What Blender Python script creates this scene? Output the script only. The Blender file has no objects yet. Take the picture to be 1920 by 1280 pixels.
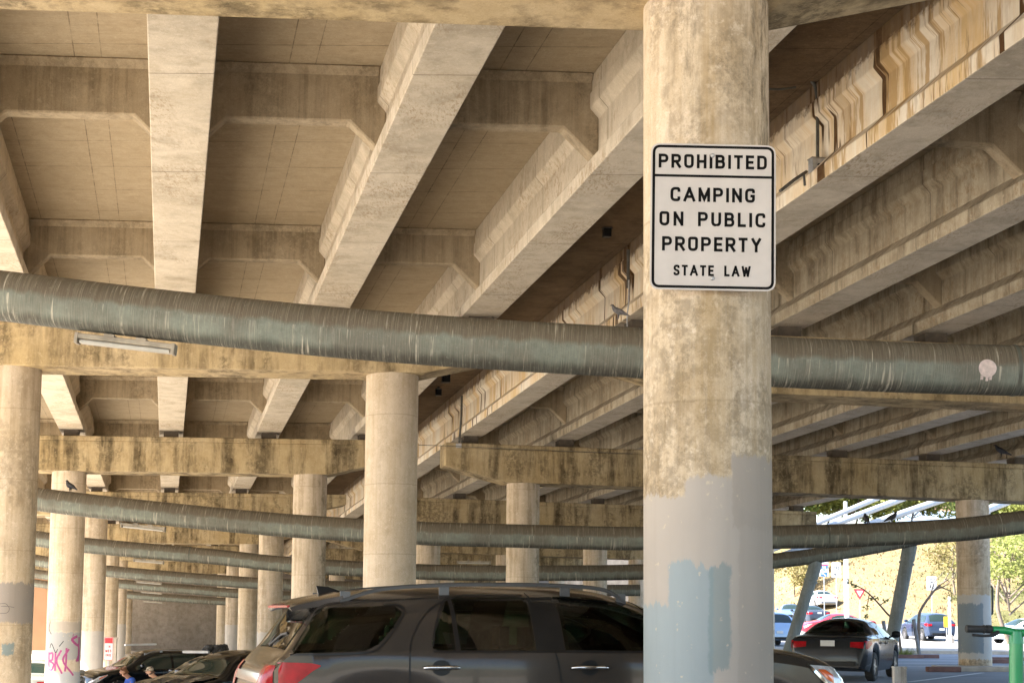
import bpy, bmesh, math, random
from mathutils import Vector, Matrix
random.seed(7)
R = math.radians
sc = bpy.context.scene
C = sc.collection
# ---------------------------------------------------------------- camera
F = 3000.0; TH = R(5.5); RO = R(0.44); CZ = 1.5
CY = 1150 - F*math.tan(TH)
_c, _s, _cr, _sr = math.cos(TH), math.sin(TH), math.cos(RO), math.sin(RO)
_r0, _u0, FW = Vector((1,0,0)), Vector((0,-_s,_c)), Vector((0,_c,_s))
RT = _r0*_cr + _u0*_sr; UP = _u0*_cr - _r0*_sr
cd = bpy.data.cameras.new('camera'); cam = bpy.data.objects.new('camera', cd); C.objects.link(cam)
cam.matrix_world = Matrix(((RT.x,UP.x,-FW.x,0),(RT.y,UP.y,-FW.y,0),(RT.z,UP.z,-FW.z,CZ),(0,0,0,1)))
cd.sensor_width = 36; cd.lens = F*36/1920; cd.shift_y = (CY-640)/1920; cd.clip_start = .1; cd.clip_end = 3000
sc.camera = cam
# ---------------------------------------------------------------- light
sun_dir = Vector((0.74, 0.15, -0.62)).normalized()      # direction the light travels
SUN_EL = math.asin(-sun_dir.z); SUN_AZ = math.atan2(-sun_dir.x, -sun_dir.y)
w = bpy.data.worlds.new('World'); sc.world = w; w.use_nodes = True
nt = w.node_tree; bg = nt.nodes['Background']
sky = nt.nodes.new('ShaderNodeTexSky'); sky.sky_type = 'NISHITA'; sky.sun_disc = False
sky.sun_elevation = SUN_EL; sky.sun_rotation = SUN_AZ; sky.dust_density = 1.5
nt.links.new(sky.outputs[0], bg.inputs[0]); bg.inputs[1].default_value = 0.09
sl = bpy.data.lights.new('sun', 'SUN'); sl.energy = 4.6; sl.angle = R(0.6); sl.color = (1,.965,.91)
so = bpy.data.objects.new('sun', sl); C.objects.link(so); so.rotation_euler = sun_dir.to_track_quat('-Z','Y').to_euler()
so.location = (-20,-20,40)
sc.view_settings.view_transform = 'Standard'; sc.view_settings.look = 'None'; sc.view_settings.gamma = 1
sc.view_settings.exposure = 2.95
sc.cycles.diffuse_bounces = 5; sc.cycles.max_bounces = 12
# ---------------------------------------------------------------- projection helpers
def ray(px,py):
    return RT*((px-960)/F) + UP*(-(py-CY)/F) + FW
def P(px,py,Y):
    d = ray(px,py); k = Y/d.y
    return Vector((d.x*k, Y, CZ+d.z*k))
_d = ray(310,1205); GX = _d.x/_d.y; GZ = _d.z/_d.y
C4, S4 = math.cos(R(4)), math.sin(R(4))
def W(Y,t,H=0.0):
    """bridge frame: Y along the girders, t across, H above the falling reference plane"""
    return Vector((GX*Y+t*C4, Y+t*S4, CZ+GZ*Y+H))
# ---------------------------------------------------------------- object helpers
def tag(o, label=None, cat=None, group=None, kind=None):
    if label: o['label'] = label
    if cat: o['category'] = cat
    if group: o['group'] = group
    if kind: o['kind'] = kind
    return o
def empty(name, loc=(0,0,0), rz=0, label=None, cat=None, group=None):
    o = bpy.data.objects.new(name, None); C.objects.link(o); o.location = loc; o.rotation_euler = (0,0,rz)
    o.empty_display_size = .1
    return tag(o, label, cat, group)
class MB:
    def __init__(s): s.v=[]; s.f=[]; s.uv=[]; s.mi=[]; s.m=0
    def add(s, vs, fs, uvs=None):
        b=len(s.v); s.v += [tuple(v) for v in vs]
        for k,f in enumerate(fs):
            s.f.append([i+b for i in f]); s.mi.append(s.m)
            s.uv.append(uvs[k] if uvs else None)
        return s
    def box(s, a, b):
        x0,y0,z0=a; x1,y1,z1=b
        vs=[(x0,y0,z0),(x1,y0,z0),(x1,y1,z0),(x0,y1,z0),(x0,y0,z1),(x1,y0,z1),(x1,y1,z1),(x0,y1,z1)]
        return s.add(vs,[(3,2,1,0),(4,5,6,7),(0,1,5,4),(1,2,6,5),(2,3,7,6),(3,0,4,7)])
    def prism(s, loop0, loop1):
        n=len(loop0); fs=[(i,(i+1)%n,n+(i+1)%n,n+i) for i in range(n)]
        fs += [list(range(n))[::-1], list(range(n,2*n))]
        return s.add(list(loop0)+list(loop1), fs)
    def grid(s, rows, close=False, uvs=None):
        n=len(rows[0]); vs=[p for r in rows for p in r]; fs=[]; us=[]
        for i in range(len(rows)-1):
            for j in range(n if close else n-1):
                k=(j+1)%n
                fs.append((i*n+j,i*n+k,(i+1)*n+k,(i+1)*n+j))
                if uvs:
                    U=uvs
                    us.append([U(i,j),U(i,j+1),U(i+1,j+1),U(i+1,j)])
        return s.add(vs,fs,us if uvs else None)
    def tube(s, pts, rad, n=12, caps=True, uv=False):
        pts=[Vector(p) for p in pts]; m=len(pts)
        rads = rad if isinstance(rad,(list,tuple)) else [rad]*m
        tang=[(pts[min(i+1,m-1)]-pts[max(i-1,0)]).normalized() for i in range(m)]
        up=Vector((0,0,1)) if abs(tang[0].z)<.9 else Vector((0,1,0))
        rows=[]; L=[0]
        for i in range(1,m): L.append(L[-1]+(pts[i]-pts[i-1]).length)
        for i in range(m):
            a=tang[i].cross(up).normalized(); b=a.cross(tang[i]).normalized(); up=b
            rows.append([pts[i]+(a*math.cos(2*math.pi*k/n)+b*math.sin(2*math.pi*k/n))*rads[i] for k in range(n)])
        b0=len(s.v)
        s.grid(rows,True,(lambda i,j:(L[i],j/n)) if uv else None)
        if caps:
            s.add(rows[0],[list(range(n))[::-1]]); s.add(rows[-1],[list(range(n))])
        return s
    def disc_stack(s, prof, n=24, c=(0,0,0), axis='z'):
        rows=[]
        for r,z in prof:
            row=[]
            for k in range(n):
                a=2*math.pi*k/n
                p=(r*math.cos(a), r*math.sin(a), z)
                if axis=='y': p=(p[0],p[2],p[1])
                if axis=='x': p=(p[2],p[0],p[1])
                row.append((c[0]+p[0],c[1]+p[1],c[2]+p[2]))
            rows.append(row)
        return s.grid(rows,True)
    def build(s, name, mat, parent=None, smooth=False, bevel=0, recalc=True):
        me=bpy.data.meshes.new(name); me.from_pydata(s.v,[],s.f)
        if any(u for u in s.uv):
            l=me.uv_layers.new(name='UVMap'); i=0
            for f,u in zip(s.f,s.uv):
                for k in range(len(f)):
                    l.data[i].uv = u[k] if u else (0,0); i+=1
        for m in (mat if isinstance(mat,(list,tuple)) else [mat]): me.materials.append(m)
        for p,mi in zip(me.polygons,s.mi): p.material_index=mi; p.use_smooth=smooth
        if recalc:
            bm=bmesh.new(); bm.from_mesh(me); bmesh.ops.remove_doubles(bm,verts=bm.verts,dist=1e-5)
            bmesh.ops.recalc_face_normals(bm,faces=bm.faces); bm.to_mesh(me); bm.free()
        if smooth:
            try: me.set_sharp_from_angle(angle=R(38))
            except Exception: pass
        o=bpy.data.objects.new(name,me); C.objects.link(o)
        if parent: o.parent=parent
        if bevel:
            b=o.modifiers.new('bevel','BEVEL'); b.width=bevel; b.segments=2; b.limit_method='ANGLE'; b.angle_limit=R(30)
        return o
def catmull(pts, n=8):
    pts=[Vector(p) for p in pts]; out=[]
    q=[pts[0]*2-pts[1]]+pts+[pts[-1]*2-pts[-2]]
    for i in range(1,len(q)-2):
        for k in range(n):
            t=k/n; a,b,c,d=q[i-1],q[i],q[i+1],q[i+2]
            out.append(.5*((2*b)+(c-a)*t+(2*a-5*b+4*c-d)*t*t+(3*b-a-3*c+d)*t**3))
    out.append(pts[-1]); return out
def lerp(a,b,t): return a+(b-a)*t
def clamp(x,a=0.,b=1.): return max(a,min(b,x))
def sstep(x): x=clamp(x); return x*x*(3-2*x)
def interp(tab,x):
    if x<=tab[0][0]: return tab[0][1]
    for (a,b),(c,d) in zip(tab,tab[1:]):
        if x<=c: return b+(d-b)*(x-a)/(c-a)
    return tab[-1][1]
def pch(tab,x):
    """smooth monotone-ish interpolation"""
    if x<=tab[0][0]: return tab[0][1]
    if x>=tab[-1][0]: return tab[-1][1]
    n=len(tab)
    sl=[(tab[i+1][1]-tab[i][1])/(tab[i+1][0]-tab[i][0]) for i in range(n-1)]
    def m(i):
        if i==0: return sl[0]
        if i==n-1: return sl[-1]
        if sl[i-1]*sl[i]<=0: return 0
        return 2*sl[i-1]*sl[i]/(sl[i-1]+sl[i])
    for i in range(n-1):
        if x<=tab[i+1][0]:
            h=tab[i+1][0]-tab[i][0]; t=(x-tab[i][0])/h
            return ((2*t**3-3*t*t+1)*tab[i][1]+(t**3-2*t*t+t)*h*m(i)+(-2*t**3+3*t*t)*tab[i+1][1]+(t**3-t*t)*h*m(i+1))
# ---------------------------------------------------------------- materials
class NT:
    def __init__(s,name):
        s.m=bpy.data.materials.new(name); s.m.use_nodes=True; s.t=s.m.node_tree
        s.b=s.t.nodes['Principled BSDF']; s.out=s.t.nodes['Material Output']
    def n(s,ty,**k):
        x=s.t.nodes.new('ShaderNode'+ty)
        for a,b in k.items():
            if a.startswith('i_'): x.inputs[a[2:].replace('_',' ')].default_value=b
            else: setattr(x,a,b)
        return x
    def l(s,a,b): s.t.links.new(a,b)
    def put(s,sock,v):
        if hasattr(v,'links') or hasattr(v,'is_linked'): s.l(v,sock)
        else: sock.default_value = v
    def coord(s,kind='Object'): return s.n('TexCoord').outputs[kind]
    def mapv(s,vec,scale=(1,1,1),loc=(0,0,0),rot=(0,0,0)):
        x=s.n('Mapping'); s.l(vec,x.inputs[0]); x.inputs['Scale'].default_value=scale; x.inputs['Location'].default_value=loc; x.inputs['Rotation'].default_value=rot
        return x.outputs[0]
    def noise(s,vec,scale=1,detail=4,rough=.55,dist=0,off=0):
        x=s.n('TexNoise'); s.l(vec,x.inputs['Vector']) if not off else s.l(s.mapv(vec,loc=(off,off*.7,off*1.3)),x.inputs['Vector'])
        x.inputs['Scale'].default_value=scale; x.inputs['Detail'].default_value=detail; x.inputs['Roughness'].default_value=rough; x.inputs['Distortion'].default_value=dist
        return x.outputs['Fac']
    def ramp(s,fac,stops,interp='LINEAR'):
        x=s.n('ValToRGB'); s.l(fac,x.inputs[0]); cr=x.color_ramp; cr.interpolation=interp
        while len(cr.elements)<len(stops): cr.elements.new(.5)
        for e,(p,c) in zip(cr.elements,stops):
            e.position=p; e.color=(c,c,c,1) if not isinstance(c,(tuple,list)) else (*c[:3],1)
        return x.outputs[0]
    def math(s,op,a,b=None,c=None,clampit=False):
        x=s.n('Math',operation=op,use_clamp=clampit); s.put(x.inputs[0],a)
        if b is not None: s.put(x.inputs[1],b)
        if c is not None: s.put(x.inputs[2],c)
        return x.outputs[0]
    def step(s,x,e0,e1):
        m=s.n('MapRange',interpolation_type='SMOOTHSTEP'); s.put(m.inputs[0],x); m.inputs[1].default_value=e0; m.inputs[2].default_value=e1
        m.inputs[3].default_value=0; m.inputs[4].default_value=1
        return m.outputs[0]
    def mix(s,fac,a,b,mode='MIX'):
        x=s.n('Mix',data_type='RGBA',blend_type=mode); s.put(x.inputs[0],fac)
        for i,v in ((6,a),(7,b)):
            if isinstance(v,(tuple,list)): x.inputs[i].default_value=(*v[:3],1)
            else: s.l(v,x.inputs[i])
        return x.outputs[2]
    def sep(s,vec):
        x=s.n('SeparateXYZ'); s.l(vec,x.inputs[0]); return x.outputs
    def comb(s,x,y,z):
        n=s.n('CombineXYZ'); s.put(n.inputs[0],x); s.put(n.inputs[1],y); s.put(n.inputs[2],z); return n.outputs[0]
    def bump(s,h,strength=.3,dist=.01):
        x=s.n('Bump'); x.inputs['Strength'].default_value=strength; x.inputs['Distance'].default_value=dist; s.l(h,x.inputs['Height'])
        s.l(x.outputs[0],s.b.inputs['Normal'])
    def fin(s,col,rough=.9,metal=0,spec=.3):
        s.put(s.b.inputs['Base Color'], (*col[:3],1) if isinstance(col,(tuple,list)) else col)
        s.put(s.b.inputs['Roughness'],rough); s.b.inputs['Metallic'].default_value=metal
        s.b.inputs['Specular IOR Level'].default_value=spec
        return s.m
def simple(name,col,rough=.5,metal=0,spec=.5,coat=0,var=.12,scale=8,bump=0):
    t=NT(name); v=t.coord(); f=t.noise(v,scale,5)
    c=t.mix(t.ramp(f,[(.3,0),(.7,1)]),tuple(x*(1-var) for x in col),tuple(min(1,x*(1+var)) for x in col))
    if coat: t.b.inputs['Coat Weight'].default_value=coat; t.b.inputs['Coat Roughness'].default_value=.04
    if bump: t.bump(t.noise(v,scale*6,3),bump,.004)
    return t.fin(c,rough,metal,spec)
def concrete(name, base, light, dark, lines=0, stain=(.05,.035,.018), stain_amt=.5, streak=6.0, board=False, top=None, speck=.5, patches=(), joints=(), blotch=.35, seed=0., mould=0.0):
    """weathered concrete: mottling, pores, vertical run-off streaks, stains that start from the top edge, brushed paint patches"""
    t=NT(name); v=t.coord()
    if seed: v=t.mapv(v,loc=(seed,seed*.37,0))
    xs,ys,zs=t.sep(v)
    big=t.noise(v,.55,5,.6); mid=t.noise(v,3.2,6,.65); fine=t.noise(v,26,4,.6); pore=t.noise(v,90,2,.5)
    col=t.mix(t.ramp(big,[(.3,0),(.7,1)]),base,light)
    col=t.mix(t.math('MULTIPLY',t.ramp(mid,[(.42,0),(.72,1)]),blotch),col,dark)
    sv=t.mapv(v,scale=(streak,streak,.22)); st=t.noise(sv,1,6,.7); st2=t.noise(t.mapv(v,scale=(streak*3.5,streak*3.5,.5)),1,3,.6)
    col=t.mix(t.math('MULTIPLY',t.ramp(st2,[(.5,0),(.75,1)]),.3),col,dark)
    msk=t.math('MULTIPLY',t.ramp(st,[(.46,0),(.60,1)]),stain_amt)
    if top:      # (z_hi, z_lo): stains are strongest at the top edge
        g=t.step(zs,top[1],top[0]); msk=t.math('MULTIPLY',msk,t.math('MULTIPLY_ADD',g,.9,.25))
    col=t.mix(t.math('MULTIPLY',msk,t.ramp(mid,[(.3,.45),(.7,1)])),col,stain)
    if mould:
        g=t.ramp(t.noise(t.mapv(v,scale=(1.1,1.1,.5)),1,5,.7,off=4),[(.49,0),(.58,1)])
        g=t.math('MULTIPLY',g,t.ramp(t.noise(v,9,6,.8),[(.42,0),(.56,1)])); col=t.mix(t.math('MULTIPLY',g,mould),col,(.028,.024,.014))
    if speck:
        col=t.mix(t.math('MULTIPLY',t.ramp(pore,[(.60,0),(.72,1)]),speck*.55),col,tuple(x*.45 for x in dark))
    if board:
        # plywood form marks: cross joints every 1.22 m and wandering long joints
        yy=t.math('FRACT',t.math('MULTIPLY',ys,1/1.24)); e=t.math('LESS_THAN',yy,.016)
        e2=t.math('LESS_THAN',t.math('FRACT',t.math('MULTIPLY',t.math('SUBTRACT',xs,t.math('MULTIPLY',ys,GX)),1/1.32)),.012)
        e3=t.math('LESS_THAN',t.math('FRACT',t.math('MULTIPLY_ADD',t.math('SUBTRACT',xs,t.math('MULTIPLY',ys,GX)),1/1.32,.75)),.010)
        ln=t.math('MULTIPLY',.62,t.math('MULTIPLY',t.math('MAXIMUM',e,t.math('MAXIMUM',e2,e3)),t.ramp(mid,[(.35,.15),(.6,1)])))
        grain=t.noise(t.mapv(v,scale=(2.2,16,2)),1,5,.7)
        col=t.mix(t.math('MULTIPLY',t.ramp(grain,[(.45,0),(.75,1)]),.35),col,dark)
        col=t.mix(ln,col,(.035,.022,.012))
    cr=t.noise(t.mapv(v,scale=(1.4,1.4,1.0)),1.6,7,.72,off=21); crk=t.math('LESS_THAN',t.math('ABSOLUTE',t.math('SUBTRACT',cr,.52)),.0016)
    col=t.mix(t.math('MULTIPLY',crk,.55),col,tuple(x*.35 for x in dark))
    gr=t.noise(v,60,6,.8,off=2); col=t.mix(t.math('MULTIPLY',t.ramp(gr,[(.40,0),(.62,1)]),.28),col,dark); col=t.mix(t.math('MULTIPLY',t.ramp(t.noise(v,13,6,.75,off=31),[(.56,0),(.66,1)]),.35),col,tuple(min(1,x*1.18) for x in light))
    if lines:
        fy=t.math('FRACT',t.math('MULTIPLY_ADD',t.math('ADD',ys,t.math('MULTIPLY',mid,.02)),1/lines,.37)); col=t.mix(t.math('MULTIPLY',t.math('LESS_THAN',fy,.0045),.8),col,(.06,.045,.03))
        bs=t.ramp(t.noise(t.mapv(v,scale=(1.2,.5,1)),1,3,.6,off=12),[(.45,0),(.62,1)]); ws=t.ramp(t.noise(t.mapv(v,scale=(30,9,9)),1,5,.75),[(.50,0),(.60,1)])
        col=t.mix(t.math('MULTIPLY',t.math('MULTIPLY',bs,ws),.55),col,(.23,.14,.06))
    if name.startswith('main_column'):
        ux,uy,uz=t.sep(t.coord()); nn=t.ramp(t.noise(t.mapv(v,scale=(13,13,3.2)),1,7,.8,off=44),[(.46,0),(.62,1)])
        mk=t.math('MULTIPLY',t.math('MULTIPLY',t.step(ux,.10,.40),t.step(uz,3.6,5.6)),nn); col=t.mix(t.math('MULTIPLY',mk,.85),col,(.045,.035,.02))
        mk=t.math('MULTIPLY',t.math('MULTIPLY',t.step(ux,-.36,-.22),t.math('SUBTRACT',1,t.step(ux,-.16,-.02))),t.math('MULTIPLY',t.step(uz,4.8,5.5),nn)); col=t.mix(t.math('MULTIPLY',mk,.6),col,(.09,.07,.045))
        st3=t.ramp(t.noise(t.mapv(t.coord(),scale=(5,5,.12)),1,5,.75,off=51),[(.48,0),(.60,1)]); mk=t.math('MULTIPLY',t.math('MULTIPLY',t.step(ux,-.30,-.15),t.math('SUBTRACT',1,t.step(ux,.25,.45))),st3); col=t.mix(t.math('MULTIPLY',mk,.42),col,(.32,.22,.10))
        mk=t.math('MULTIPLY',t.step(ux,.20,.42),nn); col=t.mix(t.math('MULTIPLY',mk,.28),col,(.17,.115,.05))
    for jz in joints:
        wob=t.math('MULTIPLY_ADD',mid,.05,-.025)
        d=t.math('ABSOLUTE',t.math('SUBTRACT',t.math('ADD',zs,wob),jz)); col=t.mix(t.math('MULTIPLY',t.math('SUBTRACT',1,t.step(d,.003,.014)),.28),col,tuple(x*.5 for x in dark))
    if patches:
        vv=t.coord(); px,py,pz=t.sep(vv)
        nx=t.math('MULTIPLY_ADD',t.noise(t.mapv(vv,scale=(3,3,3)),1,6,.75),.10,-.05); nz=t.math('MULTIPLY_ADD',t.noise(t.mapv(vv,scale=(9,9,2)),1,7,.78),.30,-.15)
        x2=t.math('ADD',px,nx); z2=t.math('ADD',pz,nz); fr=t.math('LESS_THAN',py,.12)
        for (x0,x1,z0,z1,pc,al) in patches:
            m=t.math('MULTIPLY',t.math('MULTIPLY',t.step(x2,x0-.012,x0+.012),t.math('SUBTRACT',1,t.step(x2,x1-.012,x1+.012))),t.math('MULTIPLY',t.step(z2,z0-.016,z0+.016),t.math('SUBTRACT',1,t.step(z2,z1-.016,z1+.016))))
            m=t.math('MULTIPLY',m,fr) if x0>-.6 else m
            pcol=t.mix(t.ramp(big,[(.3,0),(.7,1)]),pc,tuple(x*.86 for x in pc)); pcol=t.mix(t.math('MULTIPLY',t.ramp(st2,[(.5,0),(.8,1)]),.3),pcol,tuple(x*.72 for x in pc))
            pcol=t.mix(t.math('MULTIPLY',t.ramp(t.noise(vv,14,4),[(.66,0),(.70,1)]),.5),pcol,base)
            col=t.mix(t.math('MULTIPLY',m,al),col,pcol)
    h=t.math('ADD',t.math('MULTIPLY',mid,.6),t.math('ADD',t.math('MULTIPLY',fine,.3),t.math('MULTIPLY',pore,.1)))
    t.bump(h,.45,.012)
    return t.fin(col,.88,0,.25)
M={}
BASE=(.46,.36,.235); LIGHT=(.60,.49,.35); DARK=(.27,.19,.105)
M['soffit']=concrete('girder_concrete',(.55,.475,.365),(.65,.57,.455),(.34,.27,.17),stain_amt=.30,streak=1.5,blotch=.35,lines=3.4)
M['grimy_shaded']=concrete('grimy_shaded_girder',(.43,.365,.26),(.54,.47,.35),(.22,.165,.10),stain=(.07,.05,.03),stain_amt=.65,streak=3.5,blotch=.6,lines=3.4)  # girder sides: grime, with recess shade also put into the colour
M['deck']=concrete('deck_concrete',(.40,.325,.215),(.47,.385,.265),(.25,.18,.10),stain_amt=.12,board=True,blotch=.25)
M['deck_dark']=concrete('dark_deck_concrete',(.16,.105,.055),(.24,.165,.095),(.08,.05,.028),stain_amt=.3,board=True,blotch=.6)  # darker board-marked concrete for the deck overhangs
M['diaphragm']=concrete('diaphragm_concrete',(.40,.32,.21),(.47,.385,.27),(.20,.145,.08),stain_amt=.45,streak=5,mould=.3)
M['cap']=concrete('pier_cap_concrete',(.50,.38,.20),(.58,.46,.29),(.32,.22,.10),stain=(.045,.032,.018),stain_amt=.75,streak=2.2,mould=.6,blotch=.4)
M['cap_dirty']=concrete('stained_pier_cap_concrete',(.44,.33,.17),(.52,.42,.26),(.24,.16,.07),stain=(.03,.022,.012),stain_amt=1.0,streak=2.0,mould=.55,blotch=.5)
M['column']=concrete('column_concrete',(.56,.455,.325),(.66,.565,.45),(.36,.27,.15),stain=(.12,.075,.03),stain_amt=.45,streak=4,joints=(1.2,2.45,3.7,4.9),blotch=.4)
TAUPE=(.40,.355,.31); BLUEG=(.285,.325,.335); DTEAL=(.19,.245,.25); LGREY=(.50,.49,.48)
# ================================================================ ground
def hfoot(X): return lerp(150,120,clamp((X-20)/10))
def ground(X,Y):
    left=-1.4*clamp((4-X)/12)*clamp((Y-12)/28)
    gate=sstep((X-(-.2144*Y+24.5))/7) if Y>50 else 0
    f=hfoot(X); z=.035*max(0,min(Y,f)-95)*gate
    if Y>f:
        d=Y-f; z+= (.205*min(d,46) + .03*max(0,d-46))*gate
    return left+z
XS=[-400,-200,-120,-80,-60,-45]+list(range(-36,80,3))+[90,110,140,200,400]
YS=[-300,-120,-60,-30,-15,-6,0]+list(range(4,180,4))+[190,210,240,300,450,900]
def sheet(x0,x1,y0,y1,dz,name,mat,step=2.0,edge=None):
    b=MB(); nx=max(2,int((x1-x0)/step)); ny=max(2,int((y1-y0)/step)); rows=[]
    for j in range(ny+1):
        rows.append([(lerp(x0,x1,i/nx),lerp(y0,y1,j/ny),ground(lerp(x0,x1,i/nx),lerp(y0,y1,j/ny))+dz) for i in range(nx+1)])
    b.grid(rows); o=b.build(name,mat,smooth=True); o['kind']='structure'; return o
def grass_mat():
    t=NT('dry_hill_grass'); v=t.coord(); a=t.noise(v,.12,5,.6); b=t.noise(v,1.4,6,.7); c=t.noise(t.mapv(v,scale=(9,3,3)),1,5,.7)
    col=t.mix(t.ramp(b,[(.35,0),(.65,1)]),(.17,.125,.06),(.235,.175,.095)); col=t.mix(t.math('MULTIPLY',t.ramp(c,[(.5,0),(.7,1)]),.6),col,(.08,.048,.02))
    col=t.mix(t.math('MULTIPLY',t.ramp(a,[(.50,0),(.60,1)]),.75),col,(.075,.085,.028))
    t.bump(t.math('ADD',b,c),1,.15); return t.fin(col,.95,0,.1)
def asphalt(name,c0,c1,crack=.5):
    t=NT(name); v=t.coord(); a=t.noise(v,.35,5,.6); b=t.noise(v,40,3,.7); c=t.noise(t.mapv(v,scale=(.3,2.5,1)),1,5,.7)
    col=t.mix(t.ramp(a,[(.3,0),(.7,1)]),c0,c1); col=t.mix(t.math('MULTIPLY',t.ramp(c,[(.52,0),(.62,1)]),crack),col,tuple(x*.55 for x in c0))
    col=t.mix(t.math('MULTIPLY',t.ramp(b,[(.5,0),(.8,1)]),.4),col,c1); t.bump(b,.4,.006); return t.fin(col,.85,0,.3)
M['grass']=grass_mat(); M['asphalt']=asphalt('lot_asphalt',(.20,.205,.22),(.27,.275,.285)); M['road']=asphalt('road_asphalt',(.20,.19,.185),(.26,.25,.24),.2)
M['lot']=asphalt('pale_bounce_ground',(.50,.45,.385),(.58,.525,.45),.2)  # pale ground tone added to bounce sunlight up to the soffits
b=MB(); b.grid([[(x,y,ground(x,y)) for x in XS] for y in YS]); g=b.build('ground',M['grass'],smooth=True); g['kind']='structure'
sheet(-4,70,-8,64.4,.03,'parking_lot',M['asphalt'],2)
sheet(-110,-4.01,-40,150,.03,'bounce_lot',M['lot'],2)
sheet(-4,70,-40,-8.01,.03,'bounce_forecourt',M['lot'],2)  # unseen ground by the camera, kept pale to bounce light
sheet(-110,70,-120,-40.1,.03,'street',M['lot'],8)
b=MB()   # road beyond the lot that climbs to the left in front of the hill
rows=[]
for j in range(14):
    f=j/13
    rows.append([(X,lerp(70,hfoot(X)-2.5,f),ground(X,lerp(70,hfoot(X)-2.5,f))+.05) for X in [6+2*i for i in range(38)]])
b.grid(rows); o=b.build('road',M['road'],smooth=True); o['kind']='structure'
M['kerb']=simple('kerb_concrete',(.42,.36,.29),.9,var=.2,scale=3)
b=MB(); rows=[]
for Y,dz in ((64.5,.03),(64.52,.16),(69.6,.17),(69.65,.03)):
    rows.append([(X,Y,ground(X,Y)+dz) for X in range(8,72,2)])
b.grid(rows); o=b.build('median_pavement',M['kerb']); o['kind']='structure'
M['marking']=simple('white_road_paint',(.66,.66,.64),.7,var=.15,scale=5)
def marking(pts,wd,name='parking_line'):
    b=MB(); a,c=Vector(pts[0]),Vector(pts[1]); d=(c-a).normalized(); n=Vector((-d.y,d.x,0))*wd/2; rows=[]
    for i in range(9):
        p=a.lerp(c,i/8); rows.append([(q.x,q.y,ground(q.x,q.y)+.036) for q in (p-n,p+n)])
    return b.grid(rows)
for k in range(6):
    p=P(1500+0*k,1268,38); x=9.0+2.9*k
    o=marking([(x,36.5+.3*k,0),(x+3.6,43.0+.3*k,0)],.13).build('parking_line',M['marking']); o['kind']='structure'
for k in range(3):
    o=marking([(10,48+3.1*k,0),(46,50.5+3.1*k,0)],.13).build('parking_line',M['marking']); o['kind']='structure'
# ================================================================ bridges
SOFF=5.72; DECK=7.12
def drop(t): return -.024*max(0,t-8.0)
PIER=[11.15+16.1*k for k in range(7)]; PIER[1]=27.5; PIER[2]=43.45
ABUT=PIER[-1]+9.5
ENDS=[-5.0]+PIER+[ABUT]
LG=[-10.6,-7.95,-5.3,-2.67,0.0,2.64,5.3]
RG=[8.16,10.8,13.45,16.05,18.5,21.15,23.7]
bl=empty('road_bridge',W(11.15,-3,-5),0,'pale concrete bridge at left whose nearest column carries the camping sign','bridge')
br=empty('road_bridge',W(11.15,16,-5),0,'right hand concrete bridge with the rust streaked outer girder','bridge')
def loc_child(o,p): o.location=Vector(o.location)-p.location; return o
GPROF=[(.33,0),(.33,.19),(.12,.40),(.115,.84),(.225,.97),(.225,1.17),(.20,1.17),(.20,1.40)]
PROF=[(x,z) for x,z in GPROF]+[(-x,z) for x,z in GPROF[::-1]]
def girder(parent,t,y0,y1,mat,label=None):
    h=SOFF+drop(t); b=MB()
    n=3; rows=[]
    for i in range(n+1):
        Y=lerp(y0,y1,i/n); rows.append([W(Y,t+x,h+z) for x,z in PROF])
    b.grid(rows,True); k=len(PROF)
    b.add(rows[0],[list(range(k))]); b.add(rows[-1],[list(range(k))])
    o=b.build('girder',mat,parent,bevel=.012)
    if label: o['label']=label
    o.location=-parent.location
    return o
def rust_mat():
    """exterior girder: lime and rust run-off laid in vertical bands that follow the face"""
    t=NT('rust_streaked_concrete'); v=t.coord(); xs,ys,zs=t.sep(v)
    u=t.comb(ys,0,t.math('MULTIPLY',zs,.10)); a=t.noise(u,1.1,6,.75); b=t.noise(u,4.2,5,.75,off=3); c=t.noise(u,11,4,.7,off=9); m=t.noise(v,5,5,.65)
    col=t.mix(t.ramp(a,[(.38,0),(.56,1)]),(.66,.47,.24),(.76,.68,.55)); col=t.mix(t.math('MULTIPLY',t.math('MULTIPLY',t.ramp(b,[(.54,0),(.60,1)]),t.ramp(t.noise(u,.45,3,.6,off=8),[(.40,0),(.55,1)])),.85),col,(.44,.28,.11))
    col=t.mix(t.math('MULTIPLY',t.math('MULTIPLY',t.ramp(c,[(.56,0),(.62,1)]),t.ramp(t.noise(u,.8,3,.6,off=28),[(.45,0),(.6,1)])),.7),col,(.22,.12,.045)); col=t.mix(t.ramp(t.noise(u,1.5,4,.7,off=17),[(.595,0),(.61,1)]),col,(.085,.040,.012))
    hb_=t.math('SUBTRACT',zs,t.math('MULTIPLY_ADD',ys,GZ,CZ+SOFF)); tp=t.step(t.math('ADD',hb_,t.math('MULTIPLY',t.noise(v,4,5,.7),.5)),1.32,1.45); col=t.mix(t.math('MULTIPLY',tp,.85),col,(.10,.055,.025))
    col=t.mix(t.math('MULTIPLY',t.ramp(m,[(.45,0),(.75,1)]),.25),col,(.40,.28,.14)); t.bump(t.math('ADD',b,t.noise(v,30,3)),.35,.01)
    return t.fin(col,.85,0,.25)
M['rust']=rust_mat()
def rustgirder(t,y0,y1):
    o=girder(br,t,y0,y1,[M['soffit'],M['rust']],'outer girder face streaked with rust and lime')
    for p in o.data.polygons:
        if abs(p.normal.z)<.93 or p.center.z>W(p.center.y,0,SOFF+.15).z: p.material_index=1
    return o
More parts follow.
